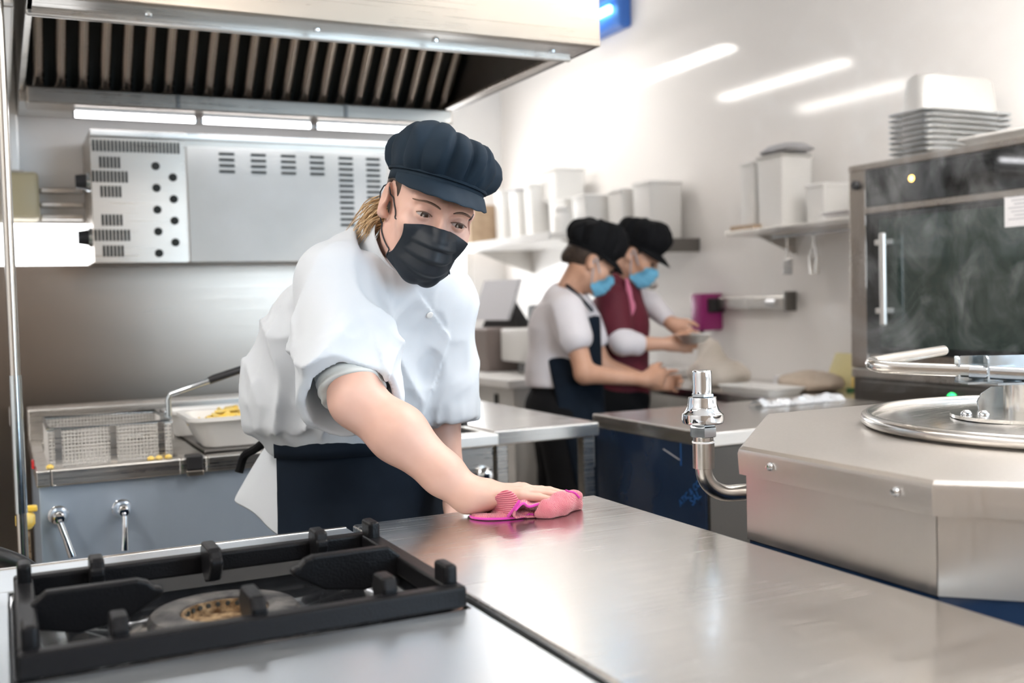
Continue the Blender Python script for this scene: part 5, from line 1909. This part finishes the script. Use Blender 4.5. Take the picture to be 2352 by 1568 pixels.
def f_cloth(P):
    x, y = P[:, 0], P[:, 1]
    # flat lower layer
    q = P.copy()
    q[:, 2] = CZ + .004
    out = ell(q, (.757, 1.512, CZ + .004), (.098, .048, 1.0))
    out = out + .010 * vnoise(q, (28, 28, 1), 3)
    top = CZ + .006 + .004 * vnoise(P, (30, 40, 1), 6)
    base = smax(out, P[:, 2] - top, .004)
    d = base
    # rolls and folds around the fingers
    d = smin(d, chain(P, [(0.6989, 1.5142, 0.9090), (0.7056, 1.4878, 0.9100)], [.006, .007], .006), .006)
    d = smin(d, chain(P, [(0.7483, 1.4560, 0.9120), (0.7620, 1.4523, 0.9180), (0.7891, 1.4602, 0.9220), (0.8349, 1.4949, 0.9170)], [.008, .014, .019, .014], .008), .006)
    d = smin(d, chain(P, [(0.7654, 1.4495, 0.9250), (0.7932, 1.4600, 0.9300), (0.8245, 1.4762, 0.9240), (0.8345, 1.4844, 0.9130)], [.007, .010, .013, .010], .006), .006)
    d = smin(d, chain(P, [(0.6701, 1.5440, 0.9100), (0.6876, 1.5398, 0.9130), (0.7043, 1.5371, 0.9130)], [.006, .009, .008], .006), .006)
    d = d + .0016 * vnoise(P, (90, 90, 90), 8)
    return np.maximum(d, CZ + .0003 - P[:, 2])


cl = thing('cleaning_cloth', 'crumpled pink terry cloth with magenta hem under the wiping hand', 'cloth', (.76, 1.51, CZ))
obj_c = sculpt('terry', f_cloth, (.62, 1.42, .898), (.90, 1.60, .985), .0020, M['cloth_pink'], cl)
# flap turned up over the side of the hand, with ribs and its own hem
c00, c01, c10, c11 = [np.array(q) for q in ((0.6977, 1.5232, 0.9090), (0.6890, 1.4896, 0.9400), (0.7033, 1.4735, 0.9100), (0.7115, 1.4483, 0.9380))]
ctp = np.array((0.7029, 1.4682, 0.9570))
gridf = []
for i in range(13):
    u = i / 12
    bot = c00 * (1 - u) + c10 * u
    tp_ = c01 * (1 - u) ** 2 + ctp * 2 * u * (1 - u) + c11 * u * u
    tp_ = tp_ + (ctp - .25 * c01 - .5 * ctp - .25 * c11) * 2 * u * (1 - u)
    row = []
    for j in range(11):
        v = j / 10
        row.append(bot * (1 - v) + tp_ * v + np.array((-.10, -.85, .45)) * .014 * math.sin(PI * v) ** .8 * (1 - .35 * (2 * u - 1) ** 2))
    gridf.append(row)
m2 = mat('pink_ribbed', (.74, .20, .27), .9, 0, Sheen_Weight=.3)
M['cloth_rib'] = m2
tc2 = N(m2, 'ShaderNodeTexCoord')
wv2 = N(m2, 'ShaderNodeTexWave')
wv2.bands_direction = 'Z'
wv2.inputs['Scale'].default_value = 105
wv2.inputs['Distortion'].default_value = .6
mp2 = N(m2, 'ShaderNodeMapping')
mp2.inputs['Rotation'].default_value = (0, math.radians(28), 0)
L(m2, tc2.outputs['Object'], mp2.inputs['Vector'])
L(m2, mp2.outputs['Vector'], wv2.inputs['Vector'])
L(m2, mixcol(m2, wv2.outputs['Fac'], (.50, .055, .12), (.82, .30, .36)), m2.node_tree.nodes['Principled BSDF'].inputs['Base Color'])
bq = N(m2, 'ShaderNodeBump')
bq.inputs['Strength'].default_value = .8
bq.inputs['Distance'].default_value = .002
L(m2, wv2.outputs['Fac'], bq.inputs['Height'])
L(m2, bq.outputs['Normal'], m2.node_tree.nodes['Principled BSDF'].inputs['Normal'])
fo = sheet('turned_flap', gridf, m2, cl, .003, 1)
obj('flap_hem', tube(B(), [Vector(p) for p in gridf[-1]], .0026, 7), M['hem_pink'], fo, True)
for pts in ([(.757 + .100 * math.cos(math.radians(a)), 1.512 + .050 * math.sin(math.radians(a)), .9075) for a in range(170, 262, 10)],
            ((0.7986, 1.4608, 0.9370), (0.8152, 1.4649, 0.9360), (0.8256, 1.4637, 0.9280))):
    obj('hem', tube(B(), snap(f_cloth, smooth_path(pts, 6), .0006), .0021, 7), M['hem_pink'], cl, True)

# the loose fold in front of the fingers: a flattened loop of cloth, open to the right
cv_ = smooth_path([(0.7626, 1.4620, 0.9232), (0.7409, 1.4620, 0.9257), (0.7226, 1.4620, 0.9291), (0.7088, 1.4620, 0.9265), (0.7055, 1.4620, 0.9186), (0.7129, 1.4620, 0.9102), (0.7311, 1.4620, 0.9060), (0.7512, 1.4620, 0.9065), (0.7716, 1.4620, 0.9111)], 4)
gl = []
for i, p in enumerate(cv_):
    row = []
    for j in range(7):
        v = j / 6
        w_ = .0025 * math.sin(i * .9 + j * .8)
        row.append((p.x + .010 * v + w_ * .6, p.y - .006 + .045 * v + .004 * math.sin(i * .35), max(.9075, p.z + w_ + .004 * v)))
    gl.append(row)
lo_ = sheet('loose_fold', gl, M['cloth_pink'], cl, .0036, 1)
obj('fold_hem', tube(B(), [Vector(r[0]) for r in gl[:14]], .0022, 7), M['hem_pink'], lo_, True)


# ================================================================== the two helpers at the work table
def blob(P, lst, k=.02):
    d = None
    for pts, rs in lst:
        c = chain(P, pts, rs, .02)
        d = c if d is None else smin(d, c, k)
    return d


def lerp(a, b, t):
    return tuple(np.array(a) * (1 - t) + np.array(b) * t)


def helper(label, J, skin, hairm, capm, cap_args, cap_kw):
    t = thing('person', label, 'person', (J['hip'][0], J['hip'][1], 0))
    S, F, U = basis(J['F'], J['S'])
    O = np.array(J['head'])
    nape = tuple(O - F * .03 - U * .06)

    def fh(P):
        return head_sdf(P, O, S, F, U, nape, J['neck'], .054, False)

    def fb(P):
        d = chain(P, [J['hip'], J['waist'], J['chest'], J['neck']], [.12, .10, .10, .055], .05)
        d = smin(d, cone(P, J['rsh'], J['lsh'], .045, .045), .04)
        for s in 'rl':
            d = smin(d, chain(P, [J[s + 'sh'], J[s + 'el'], J[s + 'wr']], [.046, .040, .026], .02), .03)
            H = v3(J[s + 'hd']) - v3(J[s + 'wr'])
            H = H / np.linalg.norm(H)
            T = v3(J[s + 'th'])
            T = T - H * (T @ H)
            T = T / np.linalg.norm(T)
            Nn = np.cross(H, T)
            if Nn[2] < 0:
                Nn = -Nn
            d = smin(d, hand_sdf(P, J[s + 'wr'], H, Nn, T, J.get('curl', .6), .95), .02)
        for q in 'rl':
            f = J[q + 'ft']
            hp = lerp(J['hip'], (f[0], f[1], J['hip'][2] - .03), .6)
            d = smin(d, chain(P, [(hp[0], hp[1], J['hip'][2] - .03), (f[0] + .02, f[1], .47), (f[0], f[1], .10)], [.085, .055, .04], .03), .05)
            d = smin(d, cone(P, (f[0] - .02, f[1], .05), (f[0] + .13, f[1], .04), .04, .032), .03)
        return d
    lo = np.min([J[k] for k in ('hip', 'neck', 'rwr', 'lwr', 'rel', 'lel')], 0) - .30
    hi = np.max([J[k] for k in ('hip', 'neck', 'rwr', 'lwr', 'rel', 'lel')], 0) + .30
    lo[2] = 0
    pr = [nets(fh, O - .16, O + .17, .005), nets(fb, lo, hi, .009)]
    new_obj('body', mesh_np('body', pr, skin), None, t)

    def fhair(P):
        q = P - v3(O)
        l = np.stack([q @ v3(S), q @ v3(F), q @ v3(U)], 1)
        d = ell(l, (0, -.026, .030), (.078, .096, .092))
        d = np.maximum(d, l[:, 1] - .030 + .25 * (l[:, 2] - .02))
        d = np.maximum(d, -.060 - l[:, 2])
        d = smin(d, ell(l, (0, -.105, -.020), (.028, .024, .034)), .02)
        ear = np.sqrt((np.abs(l[:, 0]) - .08) ** 2 + ((l[:, 1] + .012) / .75) ** 2 + (l[:, 2] + .006) ** 2) - .036
        return smax(d, -ear, .006)
    sculpt('hair', fhair, O - .17, O + .17, .006, hairm, t)
    for s in (-1, 1):
        c = O + S * (.032 * s) + F * .086 - U * .002
        obj('eye', lathe(B(), [(.008 * math.sin(PI * k / 8), -.008 * math.cos(PI * k / 8)) for k in range(9)], c, 12), M['iris'], t, True)
    soft_cap('cap', O, S, F, U, t, capm, *cap_args, **cap_kw)
    mk = mask_sheet('face_mask', O, S, F, U, t, M['mask_blue'], .066, -.016, -.120, .118, .094, .030, .003, fh)
    for s in (-1, 1):
        obj('ear_loop', tube(B(), smooth_path([O + S * (.066 * s) + F * .040 - U * .03, O + S * (.083 * s) - F * .012 + U * .02, O + S * (.066 * s) + F * .03 - U * .09], 5), .0015, 5), M['mask_blue'], mk, True)
    for q in 'rl':
        f = J[q + 'ft']
        sculpt('shoe', lambda P: np.maximum(smin(cone(P, (f[0] - .03, f[1], .045), (f[0] + .16, f[1], .036), .050, .042), cone(P, (f[0], f[1], .05), (f[0], f[1], .10), .048, .046), .03), .001 - P[:, 2]),
               (f[0] - .12, f[1] - .12, -.01), (f[0] + .25, f[1] + .12, .18), .01, M['shoe'], t)

    def ftr(P):
        d = ell(P, (J['hip'][0], J['hip'][1], J['hip'][2] - .01), (.155, .17, .15))
        for q in 'rl':
            f = J[q + 'ft']
            hp = lerp(J['hip'], (f[0], f[1], J['hip'][2] - .03), .6)
            d = smin(d, chain(P, [(hp[0], hp[1], J['hip'][2] - .05), (f[0] + .02, f[1], .47), (f[0], f[1], .07)], [.105, .075, .068], .03), .05)
        return np.maximum(np.maximum(d, .06 - P[:, 2]), P[:, 2] - J['hip'][2] - .10)
    sculpt('trousers', ftr, (J['hip'][0] - .35, J['hip'][1] - .4, .03), (J['hip'][0] + .35, J['hip'][1] + .4, 1.1), .011, M['black_cloth'], t)
    return t


# --- helper in the white tee, nearer
J2 = dict(head=(2.1903, 3.7260, 1.3938), F=.80 * CAMR - .40 * CAMU - .12 * CAMT, S=CAMT,
          neck=(2.1098, 3.7822, 1.2732), chest=(2.0898, 3.8084, 1.1423), waist=(2.0833, 3.8254, 0.9518), hip=(2.0851, 3.8177, 0.7976),
          rsh=(2.0434, 3.6776, 1.1976), rel=(2.0658, 3.5889, 0.9505), rwr=(2.3223, 3.5512, 0.9136), rhd=(2.4220, 3.5584, 0.9181),
          lsh=(2.2189, 3.9044, 1.2116), lel=(2.3294, 3.8836, 0.9546), lwr=(2.4982, 3.7533, 0.8770), lhd=(2.5454, 3.7080, 0.8769),
          rth=(0, 0, 1), lth=(0, 0, 1), rft=(2.02, 3.70, 0), lft=(2.10, 3.95, 0), curl=.9)
h2 = helper('helper in white tee and navy apron bending over the work table', J2, M['skin_tan'], M['hair_dark'], M['black_cloth'],
            ((.083, .108), (0, -.018, .046), .05, 1.20, .125, 9, True, .050, .050, 5), {})


def f_tee2(P):
    d = blob(P, [([(2.0841, 3.8206, 0.8520), (2.0817, 3.8262, 0.9519), (2.0886, 3.8078, 1.1153), (2.1045, 3.7937, 1.2231)], [.150, .145, .140, .105]),
                 ([J2['rsh'], (2.0507, 3.6249, 1.0935)], [.075, .072]), ([J2['lsh'], (2.2851, 3.8880, 1.0693)], [.070, .068])], .05)
    d = smax(d, -plane(P, (2.0854, 3.8214, 0.8828), (0, 0, 1)), .01)
    n1 = v3(J2['rel']) - v3(J2['rsh'])
    # sleeve ends
    c1 = np.maximum(-plane(P, (2.0564, 3.6216, 1.0812), -n1), -1e3 + 0 * P[:, 0])
    near = np.linalg.norm(P - v3(J2['rel']), axis=1) - .10
    d = smax(d, -near, .01)
    d = smax(d, -(np.linalg.norm(P - v3(J2['lel']), axis=1) - .09), .01)
    d = smax(d, -cone(P, J2['neck'], J2['head'], .062, .062), .01)
    return d - ridges(P, (7, 7, 3), 51) * .008


sculpt('tee_shirt', f_tee2, (1.6, 3.3, .80), (2.75, 4.35, 1.42), .009, M['tee_white'], h2)


def f_ap2(P):
    lo_ = blob(P, [([(2.0643, 3.7765, 0.1408), (2.0868, 3.7895, 0.6819), (2.0927, 3.8057, 0.8616), (2.0892, 3.8106, 0.9341)], [.18, .172, .160, .155])], .04)
    bib = blob(P, [([(2.0974, 3.7955, 0.9344), (2.1126, 3.7658, 1.1868)], [.150, .118])], .03)
    bib = np.maximum(bib, -plane(P, (2.1761, 3.7396, 1.0411), .94 * CAMR - .34 * CAMT * -1))
    lo_ = smax(lo_, -plane(P, (2.0301, 3.7809, 0.8672), .97 * CAMR + .22 * CAMU), .01)
    d = np.minimum(lo_, bib)
    d = np.maximum(d, .35 - P[:, 2])
    return np.maximum(d, P[:, 2] - (2.2487, 3.6877, 1.1738)[2]) - ridges(P, (7, 7, 2.5), 53) * .005


ap2 = sculpt('apron', f_ap2, (1.6, 3.3, .33), (2.7, 4.4, 1.30), .010, M['navy_cloth'], h2)
obj('neck_strap', tube(B(), smooth_path([(2.0689, 3.7255, 1.3031), (2.0998, 3.6750, 1.2574), (2.1547, 3.6677, 1.1944)], 5), .007, 6), M['navy_cloth'], ap2, True)

# --- helper in maroon, further along
J3 = dict(head=(2.5318, 3.9058, 1.4237), F=.70 * CAMR - .40 * CAMU + .30 * CAMT, S=CAMT - .3 * CAMR,
          neck=(2.4770, 3.9824, 1.2923), chest=(2.4733, 4.0005, 1.1566), waist=(2.4669, 4.0173, 0.9611), hip=(2.4604, 4.0135, 0.8048),
          rsh=(2.3855, 3.8910, 1.2353), rel=(2.3847, 3.8163, 1.0482), rwr=(2.5867, 3.7619, 1.0410), rhd=(2.6743, 3.7411, 1.0340),
          lsh=(2.6090, 4.0833, 1.2520), lel=(2.6625, 4.0219, 1.2102), lwr=(2.6908, 3.8930, 1.1267), lhd=(2.7349, 3.8245, 1.0717),
          rth=(0, 0, 1), lth=(0, 0, 1), rft=(2.30, 3.98, 0), lft=(2.36, 4.16, 0), curl=.5)
h3 = helper('helper in maroon apron over white sleeves holding a bowl', J3, M['skin_tan'], M['hair_dark'], M['black_cloth'],
            ((.083, .108), (0, -.014, .048), .08, 1.17, .115, 9, True, .040, .055, 8), {})


def f_shirt3(P):
    d = blob(P, [([(2.4647, 4.0123, 0.8242), (2.4724, 4.0001, 1.1371), (2.4799, 3.9896, 1.2341)], [.105, .105, .080]),
                 ([J3['rel'], (2.3857, 3.8277, 1.0665), (2.4403, 3.8001, 1.0462)], [.056, .056, .050]), ([J3['lsh'], J3['lel'], (2.6828, 3.9316, 1.1541)], [.062, .055, .046])], .05)
    d = smax(d, -cone(P, J3['neck'], J3['head'], .062, .062), .01)
    return d - ridges(P, (8, 8, 4), 61) * .006


sculpt('shirt', f_shirt3, (1.85, 3.55, .75), (3.0, 4.75, 1.46), .010, M['tee_white'], h3)


def f_ap3(P):
    d = blob(P, [([(2.4387, 3.9880, 0.2403), (2.4630, 4.0020, 0.8250), (2.4654, 3.9813, 1.1375), (2.4787, 3.9705, 1.2920)], [.165, .145, .138, .090])], .03)
    d = np.maximum(d, .40 - P[:, 2])
    d = smax(d, -cone(P, J3['neck'], J3['head'], .066, .064), .01)
    d = smin(d, chain(P, [J3['rsh'], (2.3891, 3.8495, 1.0941)], [.074, .064], .02), .03)
    return d - ridges(P, (8, 8, 3), 63) * .004


ap3 = sculpt('apron', f_ap3, (1.85, 3.55, .38), (2.9, 4.75, 1.46), .010, M['maroon'], h3)
M['pink_print'] = mat('pink_print', (.62, .18, .28), .7)
obj('printed_motif', tube(B(), smooth_path([(2.4454, 3.8658, 1.3280), (2.4450, 3.8404, 1.2521), (2.4531, 3.8343, 1.2048), (2.4427, 3.8373, 1.1581)], 5), [.006, .008, .010, .012, .012, .011, .010, .010, .012, .013, .013, .012, .010, .008, .006, .005], 8), M['pink_print'], ap3, True)

# bowl in the second helper's hands, parcels on the table
bp_ = (2.6601, 3.6825, 1.0623)
o = obj('foil_bowl', lathe(B(), [(0, 0), (.045, 0), (.075, .035), (.08, .04), (.072, .036), (.043, .006), (0, .006)], (bp_[0], bp_[1], bp_[2] - .02), 24), M['steel_pale'], None, True)
tag(o, 'shiny foil bowl held up by the helper in maroon', 'bowl')


def f_bag(P):
    c = v3((2.90, 3.72, .8405))
    d = smin(ell(P, c + v3((.0, .10, .05)), (.14, .15, .06)), cone(P, c + v3((0, .16, .06)), c + v3((.02, .20, .17)), .070, .05), .05)
    d = d - ridges(P, (11, 11, 11), 71) * .014
    return np.maximum(d, .8408 - P[:, 2])


o = sculpt('paper_bag', f_bag, (2.65, 3.4, .82), (3.2, 4.15, 1.25), .009, bump(mat('pale_paper', (.66, .60, .53), .7), 30, .3, .01), None)
tag(o, 'crumpled pale paper bag standing open on the work table', 'bag')


def f_parcel(P):
    d = ell(P, (3.02, 3.36, .875), (.12, .15, .045))
    d = d - ridges(P, (9, 9, 9), 73) * .008
    return np.maximum(d, .8408 - P[:, 2])


o = sculpt('kraft_parcel', f_parcel, (2.8, 3.1, .82), (3.22, 3.62, .97), .009, M['kraft'], None)
tag(o, 'low brown paper parcel lying behind the chrome valve', 'parcel')
o = obj('white_tray', loft(B(), [rrect(2.80, 3.42, .08, .16, .03, .8405), rrect(2.80, 3.42, .10, .18, .03, .868), rrect(2.80, 3.42, .095, .175, .03, .868), rrect(2.80, 3.42, .078, .155, .03, .845)]), M['white_plastic'], None, True, 40)
tag(o, 'low white tray on the table under the nearer helper\'s hands', 'tray')

# bags of dry goods on the lower shelf seen under the steel table
SHZ = .3255
for i, (x, y, w, h, m, lab) in enumerate(((1.30, 3.42, .10, .52, M['kraft'], 'tall kraft bag under the steel table'), (1.42, 3.30, .09, .51, M['yellow'], 'yellow-brown bag under the steel table'),
                                          (1.28, 3.20, .10, .47, M['paper'], 'white paper bag under the steel table'), (1.40, 3.08, .08, .44, M['grey_plastic'], 'grey bag in front under the steel table'),
                                          (1.27, 2.98, .09, .40, M['kraft'], 'short kraft bag in front under the steel table'))):
    o = obj('goods_bag', loft(B(), [rrect(x, y, w * .52, w * .40, .02, SHZ), rrect(x, y, w * .58, w * .46, .025, SHZ + h * .45), rrect(x, y, w * .5, w * .34, .02, SHZ + h * .8), rrect(x, y, w * .46, .008, .006, SHZ + h)]), m, None, True)
    tag(o, lab, 'bag', 'bags under the steel table')

# ================================================================== steam above the kettle
ms = bpy.data.materials.new('steam')
ms.use_nodes = True
nt = ms.node_tree
nt.nodes.clear()
out = nt.nodes.new('ShaderNodeOutputMaterial')
vs = nt.nodes.new('ShaderNodeVolumeScatter')
vs.inputs['Color'].default_value = (1, 1, 1, 1)
vs.inputs['Anisotropy'].default_value = .2
tc = nt.nodes.new('ShaderNodeTexCoord')
mp = nt.nodes.new('ShaderNodeMapping')
mp.inputs['Scale'].default_value = (1.0, 1.0, .62)
nz = nt.nodes.new('ShaderNodeTexNoise')
nz.inputs['Scale'].default_value = 6.5
nz.inputs['Detail'].default_value = 5
nz.inputs['Roughness'].default_value = .62
nz.inputs['Distortion'].default_value = 1.6
mr = nt.nodes.new('ShaderNodeMapRange')
for k, v in (('From Min', .57), ('From Max', .72), ('To Min', 0.0), ('To Max', 3.4)):
    mr.inputs[k].default_value = v
nt.links.new(tc.outputs['Object'], mp.inputs['Vector'])
nt.links.new(mp.outputs['Vector'], nz.inputs['Vector'])
nt.links.new(nz.outputs['Fac'], mr.inputs['Value'])
nt.links.new(mr.outputs['Result'], vs.inputs['Density'])
nt.links.new(vs.outputs['Volume'], out.inputs['Volume'])
o = obj('steam', loft(B(), [rrect(1.62, 1.42, .26, .22, .15, 1.072), rrect(1.75, 1.62, .36, .30, .2, 1.30), rrect(1.82, 1.70, .40, .32, .2, 1.62), rrect(1.85, 1.74, .30, .24, .15, 1.85)]), ms, None, True, 180)
tag(o, 'thin white steam drifting up from the kettle', 'steam', None, 'stuff')
